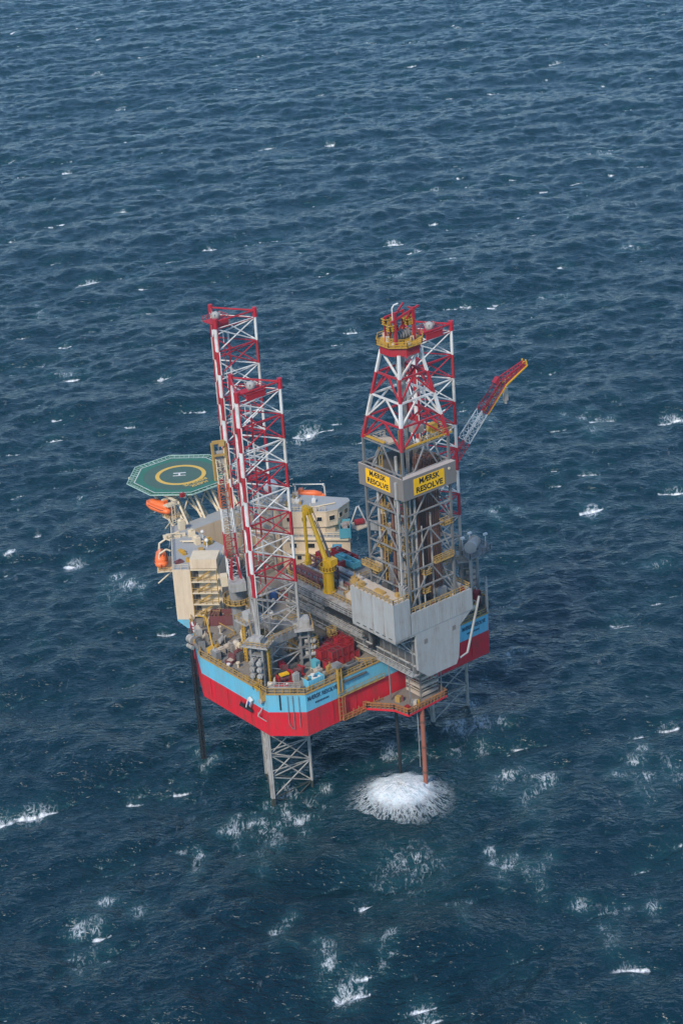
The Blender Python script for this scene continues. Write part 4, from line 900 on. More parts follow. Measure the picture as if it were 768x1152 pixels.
# crown
mb = MB(db); mb.prism([(DC.x + 4.1 * math.cos(R(22.5 + 45 * i)), DC.y + 4.1 * math.sin(R(22.5 + 45 * i))) for i in range(8)], 96.8, 98.6); cr = mb.build('crown_block', LRED, dr)
o8c = [(DC.x + 4.7 * math.cos(R(22.5 + 45 * i)), DC.y + 4.7 * math.sin(R(22.5 + 45 * i))) for i in range(8)]
mb = MB(db); mb.prism(o8c, 98.6, 98.75); mb.rail([(x, y, 98.75) for x, y in o8c], 1.0, 1.2, .055, closed=True); mb.rail([(DC.x + (x - DC.x) * .55, DC.y + (y - DC.y) * .55, 98.75) for x, y in o8c], .9, 1.2, .05, closed=True); mb.build('crown_platform', YEL, dr)
for i in range(9): a = i * .9; rr_ = 2.4 + (i % 3) * .6; mb = MB(db); mb.rbox((DC.x + rr_ * math.cos(a), DC.y + rr_ * math.sin(a), 98.76), .7, .5, .5 + .2 * (i % 4), a); mb.build('crown_gear', SAND, dr)
mb = MB(db)
for x, y in ((-2.2, -21.0), (2.2, -21.2)): mb.bar((x, y, 98.8), (x, y, 105.2), .5); mb.bar((x, y, 104.8), (x * .3, -17.2, 98.9), .34)
mb.bar((-3.2, -21.0, 103.4), (3.6, -21.2, 105.2), .34); mb.bar((-2.2, -21, 104.6), (2.2, -18.4, 105.4), .3); mb.bar((2.2, -21.2, 105), (3.6, -18, 104.2), .3); mb.bar((-2.2, -18, 98.8), (-2.2, -18, 103.6), .3); mb.bar((-2.2, -18, 103.6), (2.4, -18, 103.8), .3); mb.bar((2.4, -18, 98.8), (2.4, -18, 104), .34)
mb.build('crown_frame', LRED, dr)
for x, y, z in ((-2.6, -20.4, 101.6), (3.0, -18.6, 101.8), (-1.8, -18.2, 102.2), (1.6, -20.5, 101.9)):
    mb = MB(db); mb.rbox((x, y, z), 1.8, 1.4, .15, 0); mb.rail([(x - .9, y - .7, z), (x + .9, y - .7, z), (x + .9, y + .7, z), (x - .9, y + .7, z)], 1.1, .6, .08, closed=True); mb.build('crown_basket', YEL, dr)
mb = MB(db)
for k in range(5): mb.tube((-1.4 + k * .7, -19.8, 99.9), (-1.1 + k * .7, -19.8, 99.9), .9, 12)
mb.build('crown_sheave', GREY, dr)
mb = MB(db); mb.path([(-2.4, -20.6, 102.4), (-2.4, -20.6, 106.0), (-2.1, -20.8, 106.6), (-1.3, -21.1, 106.8)], .13, 8); mb.build('vent_pipe', WHITE, dr)

# drill pipe stands racked in the derrick
pk = 0
for i in range(7):
    for j in range(6):
        x = 2.0 + i * .52; y = -22.4 + j * .62; mb = MB((x, y, 43.3)); z1 = 73.5 + rng.uniform(-.3, .6)
        mb.tube((x, y, 43.3), (x + rng.uniform(-.05, .05), y + .1, z1), .21, 6); mb.tube((x, y, z1), (x, y, z1 + .5), .27, 6); mb.tube((x, y, 58.2), (x, y, 58.9), .26, 6)
        tag(mb.build('drill_pipe_stand', RUST), 'rusty brown drill pipe stand racked upright inside the derrick', 'drill pipe', 'drill pipe stands racked in the derrick')

# ------------------------------------------------------------------ texas deck, blowout preventer, conductor
tx = thing('lower_work_deck', 'red edged work platform hung under the cantilever above the sea', 'platform', (-1, -18, 20.8)); tb = (-1, -18, 20.8)
TP = [(-10.5, -14.0), (-10.3, -15.0), (-6.9, -19.4), (-6.2, -23.2), (4.8, -22.6), (5.5, -15.2), (3.0, -14.0)]
mb = MB(tb); mb.prism(TP, 20.3, 20.8, 0, 1); mb.build('deck_plate', [RED, BOARD], tx)
mb = MB(tb)
for r_ in (0.0, .04): mb.rail([(x * (1 - r_), -18 + (y + 18) * (1 - r_), 20.8) for x, y in TP], 1.2, .9, .07)
mb.build('railing', RORANGE, tx)
for x, y in ((-4.6, -22.0), (4.2, -21.6), (-4.8, -16), (4.4, -15.6)):
    mb = MB(tb); mb.tube((x, y, 20.8), (x, y, 30.2), .15, 6); mb.build('hanger_rod', GREY, tx)
for i in range(5):
    mb = MB(tb); mb.rbox((-5.0 + i * .9 - (i > 2) * 1.2, -21.6 + (i % 2) * 4, 20.8), .9, 1.1, 1.0 + .3 * (i % 3), .3 * i); mb.build('deck_box', (BRED, OCHRE, SAND, MAROON, YEL)[i], tx)
bp = thing('wellhead_frame', 'tan three tier square frame around the wellhead on the red work platform', 'wellhead frame', (2.3, -17.8, 20.8)); bpb = (2.3, -17.8, 20.8)
BX = [(0.0, -20.0), (4.6, -20.0), (4.6, -15.6), (0, -15.6)]
for z in (21.6, 23.5, 25.4):
    mb = MB(bpb)
    for i in range(4): a = BX[i]; b = BX[(i + 1) % 4]; mb.bar((*a, z), (*b, z), .55); mb.bar((*a, z + .9), (*b, z + .9), .16)
    mb.build('tier_frame', SAND, bp)
for x, y in BX: mb = MB(bpb); mb.bar((x, y, 20.8), (x, y, 26.2), .3); mb.build('corner_post', BOARD, bp)
mb = MB(bpb); mb.revolve((2.3, -17.8, 20.8), [(.8, 0), (.8, 1.2), (1.2, 1.3), (1.2, 2.0), (.7, 2.1), (.7, 3.2), (1.1, 3.3), (1.1, 4.2), (.5, 4.4), (.5, 7.6)], 12); mb.build('wellhead_stack', BOARD, bp)
mb = MB(bpb); mb.rbox((1.4, -18.4, 25.5), .9, .9, 1.6, .3); mb.tube((1.0, -19.2, 26.2), (1.0, -19.2, 28.6), .35, 8); mb.build('valve_box', CREAM, bp)
cd = thing('conductor_pipe', 'thick rusty red conductor pipe dropping from the work platform into the foam', 'pipe', (-2.0, -22.4, -1))
mb = MB((-2.0, -22.4, -1)); mb.tube((-2.0, -22.4, -1), (-2.0, -22.4, 21.0), .5, 12); mb.build('pipe_body', RUSTL, cd)
mb = MB((-2.0, -22.4, -1))
for z in (5, 11, 17): mb.tube((-2, -22.4, z), (-2, -22.4, z + .5), .6, 12)
mb.build('pipe_collar', RUST, cd)
mb = MB((-1.7, -13.8, 0)); mb.path([(-2.6, -14.6, 20.4), (-2.4, -14.5, 14), (-2.1, -14.3, 7), (-1.9, -14.1, 1)], .36, 8); o = mb.build('discharge_hose', HOSE); tag(o, 'black hose hanging from the work platform to the foam mound', 'hose')
mb = MB((-5.5, -18.5, 6)); mb.path([(-3.4, -22.6, 20.3), (-3.3, -22.5, 12), (-3.3, -22.5, 7)], .07, 6); o = mb.build('hanging_chain', GALV); tag(o, 'thin grey chain dangling beside the rusty conductor pipe', 'chain')

# ------------------------------------------------------------------ cranes
def truss(P, Q, w0, w1, mats, bands, parent, base, updir=(0, 0, 1), name='boom', seg=12, r=.13, rb=.07):
    P = Vector(P); Q = Vector(Q); d = (Q - P).normalized(); s = d.cross(Vector(updir)).normalized(); u = s.cross(d)
    nb = len(bands)
    for bi, m_ in enumerate(bands):
        mb = MB(base); k0 = bi * seg // nb; k1 = (bi + 1) * seg // nb
        for k in range(k0, k1):
            t0, t1 = k / seg, (k + 1) / seg; c0, c1 = P.lerp(Q, t0), P.lerp(Q, t1); a, b = w0 + (w1 - w0) * t0, w0 + (w1 - w0) * t1
            q0 = [c0 + s * (i * a / 2) + u * (j * a / 2) for i, j in ((-1, -1), (1, -1), (1, 1), (-1, 1))]; q1 = [c1 + s * (i * b / 2) + u * (j * b / 2) for i, j in ((-1, -1), (1, -1), (1, 1), (-1, 1))]
            for i in range(4):
                mb.tube(q0[i], q1[i], r, 5); j = (i + 1) % 4; mb.tube(q0[i], q1[j] if k % 2 else q1[i].lerp(q1[j], .99), rb, 4); mb.tube(q0[i], q0[j], rb, 4)
        mb.build(name, m_, parent)
    return d, s, u
def lattice_crane(label, base, z0, zp, tip, jib, bands, seg, w0=2.5, w1=1.7):
    b = Vector((base[0], base[1], z0)); t = thing('pedestal_crane', label, 'crane', b, group='lattice boom cranes')
    mb = MB(b); mb.tube(b, (b.x, b.y, zp - 2.5), 1.45, 16); mb.tube((b.x, b.y, zp - 2.5), (b.x, b.y, zp), 1.7, 16); mb.build('pedestal', GREY, t)
    mb = MB(b); n = 16
    for i in range(n):
        a0, a1 = 2 * math.pi * i / n, 2 * math.pi * (i + 1) / n
        mb.add([(b.x + r_ * math.cos(a), b.y + r_ * math.sin(a), zp - 3.2 + h) for h in (0, .3) for r_ in (1.7, 3.0) for a in (a0, a1)], [(0, 1, 3, 2), (4, 6, 7, 5), (2, 3, 7, 6)])
    mb.rail([(b.x + 3 * math.cos(2 * math.pi * i / n), b.y + 3 * math.sin(2 * math.pi * i / n), zp - 2.9) for i in range(n)], 1.0, 1, .07, closed=True); mb.build('ring_platform', OCHRE, t)
    tip = Vector(tip); f0 = Vector((b.x, b.y, zp + .8)); hd = Vector((tip.x - b.x, tip.y - b.y, 0)).normalized(); sd_ = Vector((-hd.y, hd.x, 0))
    mb = MB(b); mb.obox((b.x, b.y, zp + .9), hd * 2.0, sd_ * 1.7, (0, 0, .9)); mb.obox(Vector((b.x, b.y, zp + 1.6)) - hd * 2.6, hd * 1.2, sd_ * 1.6, (0, 0, 1.0)); mb.build('slew_house', GALV, t)
    mb = MB(b); mb.obox(Vector((b.x, b.y, zp + 1.4)) + hd * 1.4 + sd_ * 2.3, hd * .9, sd_ * .7, (0, 0, 1.2)); cb_ = mb.build('cab', CREAM, t)
    mb = MB(b); mb.obox(Vector((b.x, b.y, zp + 1.8)) + hd * 2.33 + sd_ * 2.3, hd * .04, sd_ * .6, (0, 0, .6)); mb.build('cab_window', GLASS, cb_)
    mb = MB(b)
    for s in (-1, 1): mb.bar(f0 - hd * 2.2 + sd_ * s * 1.2, f0 - hd * .6 + sd_ * s * .5 + Vector((0, 0, 6.2)), .3); mb.bar(f0 + hd * .9 + sd_ * s * 1.2, f0 - hd * .6 + sd_ * s * .5 + Vector((0, 0, 6.2)), .3)
    mb.build('gantry', LRED, t)
    P = f0 + hd * 1.6
    d_, s_, u_ = truss(P, tip, w0, w1, None, bands, t, b, seg=seg, name='boom_section')
    mb = MB(b); mb.tube(f0 - hd * .6 + Vector((0, 0, 6.2)), tip + u_ * 1.2, .06, 4); mb.tube(f0 - hd * .6 + Vector((0, 0, 6.2)), P.lerp(tip, .7) + u_ * 1.2, .05, 4); mb.build('luffing_wire', DGREY, t)
    if jib:
        J = Vector(jib); truss(tip, J, w1, .9, None, [LRED], t, b, seg=5, name='boom_tip')
        dj = (J - tip).normalized(); sj = dj.cross(Vector((0, 0, 1))).normalized(); uj = sj.cross(dj)
        mb = MB(b)
        for s in (-1, 1):
            pts = [P.lerp(tip, .80) + s_ * s * (w1 / 2 + .1) - u_ * (w1 / 2 + .2), tip + s_ * s * (w1 / 2 + .1) - u_ * (w1 / 2 + .2), J + sj * s * .6 - uj * .6, J + sj * s * .5 + uj * .9]
            for a, c in zip(pts, pts[1:]): mb.bar(a, c, .26)
        mb.bar(J - sj * .6, J + sj * .6, .5); mb.build('boom_tip_walkway', CRANEY, t)
        mb = MB(b); mb.obox(tip - d_ * .2 + u_ * 1.3, d_ * .8, s_ * .6, u_ * .4); mb.build('tip_winch', LRED, t)
        mb = MB(b); c = tip + dj * 1.5 - Vector((0, 0, 3.6)); mb.obox(c, (.5, 0, 0), (0, .35, 0), (0, 0, 1.5)); mb.tube(c, tip + dj * 1.5, .06, 4); mb.tube(c - Vector((0, 0, 1.5)), c - Vector((0, 0, 2.2)), .3, 8); mb.build('hook_block', SAND, t)
    return t, P, tip, d_, s_, u_
lattice_crane('red and white lattice crane with boom reaching out to the right behind the derrick', (23.6, 11.6), ZD, 40.5, (50, 7.5, 69.2), (58, 8.2, 71.4), [WHITE, LRED, WHITE, WHITE, LRED, LRED, WHITE, WHITE, LRED, LRED], 20)
ORB = mat('orange red lattice', (0.50, 0.12, 0.03), .55, dirt=.3)
t, P, tip, d_, s_, u_ = lattice_crane('steeply raised lattice crane on a grey pedestal in front of the bow leg', (-16.6, 19.2), ZD, 39.0, (-13.6, 25.2, 66.0), None, [WHITE, LRED, WHITE, ORB, CREAM], 15, 2.5, 2.0)
b = Vector((-16.6, 19.2, ZD)); mb = MB(b)
for s in (-1, 1): mb.bar(P.lerp(tip, .82) + s_ * s * 1.35 - u_ * .4, tip + s_ * s * 1.35 + d_ * 3.4, .5)
mb.bar(tip - s_ * 1.35 + d_ * 3.4, tip + s_ * 1.35 + d_ * 3.4, .6); mb.bar(tip - s_ * 1.4 + d_ * .6, tip + s_ * 1.4 + d_ * .6, .4); mb.obox(tip + d_ * 3.0 + s_ * .6, s_ * .6, d_ * .5, u_ * .6); mb.build('boom_tip', OCHRE, t)
mb = MB(b); c = tip - u_ * 1.2 - Vector((0, 0, 1.2)); mb.obox(c, s_ * .85, u_ * .4, (0, 0, 2.6)); mb.tube(c + Vector((0, 0, 2.6)), tip + d_ * 3.2, .1, 5); mb.build('hook_block', GALV, t)

# knuckle boom crane
kb = Vector((-3.6, 3.9, 38.5)); kc = thing('knuckle_boom_crane', 'bright yellow knuckle boom crane folded up on a round yellow pedestal', 'crane', kb)
mb = MB(kb); mb.tube(kb, kb + Vector((0, 0, 5.2)), 1.15, 20); mb.tube(kb + Vector((0, 0, .02)), kb + Vector((0, 0, .3)), 1.4, 20); o = mb.build('pedestal', CRANEY, kc)
mb = MB(kb); o16 = [kb + Vector((1.75 * math.cos(2 * math.pi * i / 16), 1.75 * math.sin(2 * math.pi * i / 16), 5.3)) for i in range(16)]
mb.prism([(p.x, p.y) for p in o16], 5.15 + kb.z, 5.4 + kb.z); mb.rail([p + Vector((0, 0, .1)) for p in o16], .9, .8, .06, closed=True); mb.build('ring_platform', CRANEY, kc)
P1 = kb + Vector((0, 0, 6.4)); EL = Vector((-2.6, 10.6, 54.6)); TP_ = Vector((-2.6, 10.9, 44.2))
mb = MB(kb); mb.tube(kb + Vector((0, 0, 5.4)), kb + Vector((0, 0, 7.2)), 1.0, 12); mb.obox(kb + Vector((.6, -.6, 7.0)), (.9, 0, 0), (0, .9, 0), (0, 0, .7)); mb.build('slew_head', CRANEY, kc)
mb = MB(kb); mb.tube(P1, P1.lerp(EL, .55), .62, 8, 0, .50); mb.tube(P1.lerp(EL, .55), EL, .50, 8, 0, .44); mb.build('main_boom', CRANEY, kc)
mb = MB(kb); mb.tube(EL - Vector((.8, 0, 0)), EL + Vector((.8, 0, 0)), .7, 12); mb.obox(EL + Vector((0, .2, .4)), (.5, 0, 0), (0, 1.2, 0), (0, 0, .6)); mb.build('elbow_joint', CRANEY, kc)
JL = Vector((-3.1, 11.4, 44.6))
mb = MB(kb); mb.tube(EL + Vector((-.7, .6, 0)), JL, .42, 8, 0, .30); mb.build('outer_boom', CRANEY, kc)
mb = MB(kb); mb.tube(JL, JL - Vector((0, 0, 1.6)), .55, 8); mb.obox(JL - Vector((0, 0, 1.9)), (.6, 0, 0), (0, .4, 0), (0, 0, .5)); mb.build('hook_block', CRANEY, kc)
mb = MB(kb); n_ = Vector((.75, -.6, .35)); mb.tube(P1 + n_, P1.lerp(EL, .5) + n_ * .9, .24, 8); mb.tube(P1.lerp(EL, .5) + n_ * .9, P1.lerp(EL, .8) + n_ * .6, .12, 8); mb.tube(P1.lerp(EL, .25) + n_ * 1.2, EL + n_ * .9, .09, 6); mb.build('boom_cylinder', DGREY, kc)
mb = MB(kb); mb.ladder(kb + Vector((-1.3, -.3, 0)), kb + Vector((-1.3, -.3, 5.1)), .5, (0, 1, 0), r=.05); mb.build('ladder', CRANEY, kc)

# ------------------------------------------------------------------ pipe deck contents
pd = thing('pipe_rack', 'maroon post rack for pipes beside the yellow knuckle boom crane', 'pipe rack', (-2, 11, 38.5)); pb = (-2, 11, 38.5)
for i, x in enumerate((-4.4, 1.0)):
    mb = MB(pb)
    for k in range(6): mb.bar((x, 6.6 + k * 1.9, 38.5), (x, 6.6 + k * 1.9, 41.6), .34); 
    for z in (39.2, 40.3, 41.4): mb.bar((x, 6.4, z), (x, 16.4, z), .28)
    mb.build('rack_side', MAROON, pd)
mb = MB(pb)
for k in range(6): mb.bar((-4.4, 6.6 + k * 1.9, 38.9), (1.0, 6.6 + k * 1.9, 38.9), .3)
mb.build('cross_bearer', MAROON, pd)
for i in range(11):
    x = -3.6 + (i % 6) * .75 + (.37 if i >= 6 else 0); z = 39.35 if i < 6 else 39.95
    mb = MB((x, 11, z)); L0 = rng.uniform(5.2, 6.6); mm = (RUST, GREY, MAROON, RUST, GALV)[i % 5]
    mb.tube((x, L0, z), (x, L0 + 9.6, z), .32, 8); mb.tube((x, L0 + 9.2, z), (x, L0 + 9.7, z), .38, 8)
    lab = {0: 'rusty', 1: 'dark grey', 2: 'maroon', 3: 'rusty', 4: 'pale grey'}[i % 5]
    tag(mb.build('casing_pipe', mm), lab + ' pipe lying lengthwise in the maroon rack behind the knuckle crane', 'pipe', 'pipes in the maroon rack')
def container(label, c, L, W, H, yaw, mm, open_top=False, fill=None, cat='container', name='cargo_container', group=None):
    t = thing(name, label, cat, c, yaw, group); mb = MB()
    if open_top:
        mb.rbox((0, 0, 0), L, W, .15, 0)
        for s in (-1, 1): mb.box(-L / 2, L / 2, s * W / 2 - .06, s * W / 2 + .06, .15, H); mb.box(s * L / 2 - .06, s * L / 2 + .06, -W / 2 + .06, W / 2 - .06, .15, H)
    else: mb.rbox((0, 0, 0), L, W, H, 0)
    n = max(2, int(L / .5))
    for i in range(n + 1):
        x = -L / 2 + L * i / n
        for s in (-1, 1): mb.box(x - .05, x + .05, s * (W / 2 + .065) - .06, s * (W / 2 + .065) + .06, .1, H - .05)
    mb.build('body', mm, t)
    mb = MB()
    for sx in (-1, 1):
        for sy in (-1, 1): mb.bar((sx * L / 2, sy * W / 2, 0), (sx * L / 2, sy * W / 2, H + .12), .18)
        mb.bar((-L / 2, sx * W / 2, H + .02), (L / 2, sx * W / 2, H + .02), .16); mb.bar((sx * L / 2, -W / 2, H + .02), (sx * L / 2, W / 2, H + .02), .16)
    mb.build('frame', mm, t)
    if fill: 
        mb = MB(); r_ = random.Random(int(L * 10))
        for i in range(int(L * 1.6)): x = -L / 2 + .4 + i * (L - .8) / max(1, int(L * 1.6) - 1); mb.rbox((x, r_.uniform(-.2, .2) * W, .16), r_.uniform(.3, .7), W * r_.uniform(.3, .75), H * r_.uniform(.4, .95), r_.uniform(-.3, .3))
        mb.build('cargo', fill, t)
    else:
        mb = MB(); mb.rbox((0, 0, H + .002), L - .3, W - .3, .06, 0); mb.build('roof', SAND if mm is not TEAL else mm, t)
    return t
container('long open red cargo basket lying left of the teal one, beside the derrick foot', (6.6, 16.2, 37.6), 8.0, 1.9, 1.5, R(-90), BRED, True, MAROON, 'cargo basket', 'cargo_basket')
container('red cargo basket between the teal basket and the tan wing', (10.6, 16.4, 37.2), 7.0, 1.7, 1.4, R(-90), BRED, True, MAROON, 'cargo basket', 'cargo_basket')
container('long teal cargo basket amid the red ones beside the derrick', (8.4, 12.6, 37.9), 6.4, 1.8, 1.3, R(-90), TEAL, True, TEAL, 'cargo basket', 'cargo_basket')
container('teal container on the ledge in front of the wheelhouse', (19.2, 26.9, 36.85), 5.2, 2.3, 2.3, R(52), TEAL, True, LEDGE)
container('green machine skid in front of the tan starboard wing', (7.4, 19.6, 36.95), 2.4, 1.6, 1.6, R(-45), GREENM, cat='machine skid', name='machine_skid')
container('grey green box beside the green machine skid', (11.6, 20.4, 36.95), 1.8, 1.5, 1.5, R(-45), TEAL, cat='box', name='equipment_box')
fd_ = thing('forward_deck', 'grey raised deck between the cantilever and the tan block', 'deck platform', (6, 18, ZD)); mb = MB((6, 18, ZD)); mb.prism([(5.6, 6.5), (12.5, 6.5), (13.2, 21.5), (5.6, 21.5)], 36.4, 36.9, 0); mb.build('deck_plate', DECK, fd_)
mb = MB((6, 18, ZD)); mb.prism([(6.2, 7), (12, 7), (12.8, 21), (6.2, 21)], ZD + .01, 36.39, 0); mb.build('deck_house', GREY, fd_)
mb = MB((6, 18, ZD)); mb.rail([(12.4, 6.6, 36.9), (5.7, 6.6, 36.9)], 1.1, 1.3, .06); mb.rail([(5.7, 6.6, 36.9), (5.7, 21.4, 36.9), (13, 21.4, 36.9)], 1.1, 1.3, .06); mb.build('railing', OCHRE, fd_)

# ------------------------------------------------------------------ deck cargo and machinery
bk = container('open maroon cargo basket full of scrap beside the grey crane pedestal', (-16.9, 24.0, ZD + .02), 6.4, 3.4, 2.2, R(-42), MAROON, True, RUST, 'cargo basket', 'cargo_basket')
# jib post crane at the port rail
t = thing('deck_davit', 'slim yellow post davit standing at the port rail', 'davit', (-27.0, 14.6, ZD)); b = (-27.0, 14.6, ZD)
mb = MB(b); mb.rbox(b, 2.2, 1.6, 1.4, .3); mb.build('base_box', YEL, t); mb = MB(b); mb.tube((-27, 14.6, ZD + 1.4), (-26.4, 17.0, ZD + 7.2), .2, 8); mb.build('post', YEL, t); mb = MB(b); mb.bar((-26.4, 17, ZD + 7.2), (-27.6, 18.4, ZD + 7.6), .22); mb.build('arm', YEL, t)
container('flat maroon hatch box on the port deck', (-26.6, 8.6, ZD + .06), 2.3, 1.6, .5, R(20), MAROON, cat='hatch', name='deck_hatch')
# tote rack of red tanks: every tank a thing
k = 0
for i in range(6):
    for j in range(4):
        for l in range(2 if (i + j) % 5 else 1):
            x = -14.6 + i * 1.45; y = -8.3 + j * 1.75; z = ZD + .05 + l * 1.9
            t = thing('red_tote', 'red caged tote in the stacked block on the stern deck', 'tote', (x, y, z), rng.uniform(-.04, .04), 'red totes stacked in a block on the stern deck')
            mb = MB(); mb.rbox((0, 0, .1), 1.15, 1.4, 1.45, 0); mb.build('tank', BRED if (i * 3 + j + l) % 3 else LRED, t)
            mb = MB()
            for sx in (-1, 1):
                for sy in (-1, 1): mb.bar((sx * .62, sy * .75, 0), (sx * .62, sy * .75, 1.82), .12)
                mb.bar((-.62, sx * .75, 1.78), (.62, sx * .75, 1.78), .1); mb.bar((sx * .62, -.75, 1.78), (sx * .62, .75, 1.78), .1); mb.bar((-.62, 0, 1.78), (.62, 0, 1.78), .07)
            mb.build('cage', MAROON if k % 4 == 0 else BRED, t); k += 1
# winches between the near leg chords
def winch(label, c, yaw, mm, dm, L=2.6, r_=.75):
    t = thing('mooring_winch', label, 'winch', c, yaw); mb = MB(); mb.rbox((0, 0, 0), L + .8, 2 * r_ + .5, .35, 0)
    for s in (-1, 1): mb.box(s * L / 2 - .12, s * L / 2 + .12, -r_, r_, .35, 1.3 + r_)
    mb.build('base_frame', mm, t); mb = MB(); mb.tube((-L / 2 + .15, 0, .5 + r_), (L / 2 - .15, 0, .5 + r_), r_ * .8, 14); 
    for s in (-1, 0, 1): mb.tube((s * (L / 2 - .3) - .06, 0, .5 + r_), (s * (L / 2 - .3) + .06, 0, .5 + r_), r_ * 1.05, 14)
    mb.build('drum', dm, t); mb = MB(); mb.tube((L / 2 + .1, 0, .5 + r_), (L / 2 + 1.0, 0, .5 + r_), .4, 10); mb.build('motor', mm, t); return t
winch('red deck winch with yellow lid at the foot of the near leg', (-24.6, -6.6, ZD), R(-10), BRED, MAROON)
winch('dark red deck winch right of the yellow lidded one by the near leg', (-21.2, -6.2, ZD), R(5), LRED, MAROON)
winch('dark red winch behind the pair of winches inside the near leg', (-21.6, -2.4, ZD), R(70), MAROON, LRED)
winch('grey winch at the port rail near the bow wing', (-27.6, 18.4, ZD), R(70), GREY, DGREY)
mb = MB((-24.6, -6.9, ZD + 2)); mb.rbox((-24.7, -7.0, ZD + 2.16), 1.9, 1.1, .3, R(-10)); mb.bar((-25.4, -6.9, ZD + 2.5), (-24.0, -7.1, ZD + 2.5), .14); tag(mb.build('winch_cover', CRANEY), 'small yellow cover lying on the red winch by the near leg', 'cover')
container('light blue open skip behind the stern rail near the port corner', (-20.6, -11.4, ZD + .05), 3.9, 1.7, 1.6, R(0), BLUE, True, WHITE, 'skip', 'waste_skip')
container('small teal locker standing right of the blue skip', (-16.6, -6.9, ZD + .05), .9, 1.6, 2.2, R(0), TEAL, cat='locker', name='equipment_locker')
# post at stern with grey top
t = thing('fairlead_post', 'yellow post with a grey box on top at the stern rail', 'post', (-16.4, -13.0, ZD - 2.6)); b = (-16.4, -13.0, ZD - 2.6)
mb = MB(b); mb.bar((-16.4, -13.9, 26.0), (-16.4, -13.9, 32.0), .36); mb.bar((-15.5, -13.9, 26.0), (-15.5, -13.9, 32.4), .2); mb.build('post', YEL, t); mb = MB(b); mb.rbox((-16.0, -13.3, 32.0), 1.6, 1.7, .7, 0); mb.build('top_box', GREY, t)
mb = MB((-10, -13.75, 28.3)); mb.tube((-14.6, -13.75, 28.2), (-9.0, -13.75, 28.2), .26, 8); mb.tube((-14.8, -13.75, 28.2), (-14.6, -13.75, 28.2), .34, 8); tag(mb.build('stern_pipe', DGREY), 'dark pipe lashed along the light blue stern edge', 'pipe')
# long low stern deck structures
t = thing('stern_bulwark', 'low pale grey walkway structure along the chamfered port stern corner', 'walkway', (-27, -10, ZD)); b = (-27, -10, ZD)
dch = Vector((5.5, -5.5, 0)).normalized(); nch = Vector((-1, -1, 0)).normalized(); c = Vector((-26.7, -9.6, ZD))
mb = MB(b); mb.obox(c + Vector((0, 0, 1.0)), dch * 3.2, nch * .5, (0, 0, .12)); mb.obox(c + Vector((0, 0, .5)), dch * 3.2, nch * .12, (0, 0, .5)); mb.build('deck_strip', GALV, t)
mb = MB(b); mb.rail([c + dch * -3.2 + Vector((0, 0, 1.1)), c + dch * 3.2 + Vector((0, 0, 1.1))], 1, 1, .06); mb.build('railing', GALV, t)
mb = MB(b); mb.tube(c - dch * 2.0 + nch * -.2 + Vector((0, 0, 1.4)), c + dch * .8 + nch * -.2 + Vector((0, 0, 1.4)), .2, 8); mb.build('red_pipe', LRED, t)
# clutter: compact machines around the port and stern deck, each with its own place
def skid(label, c, yaw, L, W, H, m1, m2, kind):
    t = thing({0: 'pump_skid', 1: 'valve_manifold', 2: 'storage_tank', 3: 'equipment_cabinet', 4: 'gas_bottle_rack'}[kind], label, {0: 'pump', 1: 'manifold', 2: 'tank', 3: 'cabinet', 4: 'bottle rack'}[kind], c, yaw)
    mb = MB(); mb.rbox((0, 0, 0), L, W, .25, 0); mb.build('base', DGREY, t)
    if kind == 0:
        mb = MB(); mb.tube((-L * .4, 0, .25 + H * .45), (L * .05, 0, .25 + H * .45), H * .4, 12); mb.build('motor', m1, t)
        mb = MB(); mb.revolve((L * .28, 0, .25), [(W * .3, 0), (W * .38, H * .3), (W * .38, H * .7), (W * .15, H)], 12); mb.build('pump_casing', m2, t)
        mb = MB(); mb.path([(L * .28, 0, H), (L * .28, 0, H + .6), (L * .28, W * .6, H + .6), (L * .28, W * .6, .1)], .12); mb.build('pipe', m1, t)
    elif kind == 1:
        mb = MB()
        for i in range(4): x = -L * .4 + i * L * .27; mb.tube((x, 0, .25), (x, 0, H), .12); mb.tube((x - .2, 0, H * .7), (x + .2, 0, H * .7), .25, 10)
        mb.tube((-L * .45, 0, H), (L * .45, 0, H), .15); mb.tube((-L * .45, 0, .6), (L * .45, 0, .6), .12); mb.build('pipework', m1, t)
        mb = MB(); mb.rbox((0, -W * .3, .25), L * .5, W * .3, H * .5, 0); mb.build('control_box', m2, t)
    elif kind == 2:
        mb = MB(); mb.revolve((0, 0, .25), [(W * .44, 0), (W * .5, .15), (W * .5, H * .85), (W * .36, H * .96), (.1, H)], 16); mb.build('shell', m1, t)
        mb = MB(); mb.tube((0, 0, H), (0, 0, H + .5), .14); mb.path([(W * .5, 0, .6), (W * .7, 0, .6), (W * .7, 0, H * .8), (W * .4, 0, H * .9)], .08); mb.build('pipe', m2, t)
    elif kind == 3:
        mb = MB(); mb.rbox((0, 0, .25), L * .92, W * .9, H - .25, 0); mb.build('housing', m1, t)
        mb = MB(); mb.box(-L * .3, L * .3, -W * .45 - .05, -W * .45, .5, H - .3); mb.build('door', m2, t)
        mb = MB(); mb.rbox((0, 0, H), L * .6, W * .5, .3, 0); mb.tube((L * .2, 0, H + .3), (L * .2, 0, H + .8), .15, 8); mb.build('roof_vent', m2, t)
    else:
        mb = MB()
        for i in range(5): mb.tube((-L * .4 + i * L * .2, 0, .25), (-L * .4 + i * L * .2, 0, H), .2, 8)
        mb.build('bottle_row', m1, t); mb = MB(); mb.rail([(-L / 2, W * .4, .25), (L / 2, W * .4, .25), (L / 2, -W * .4, .25), (-L / 2, -W * .4, .25)], H * .8, 1, .06, closed=True); mb.build('cage', m2, t)
    return t
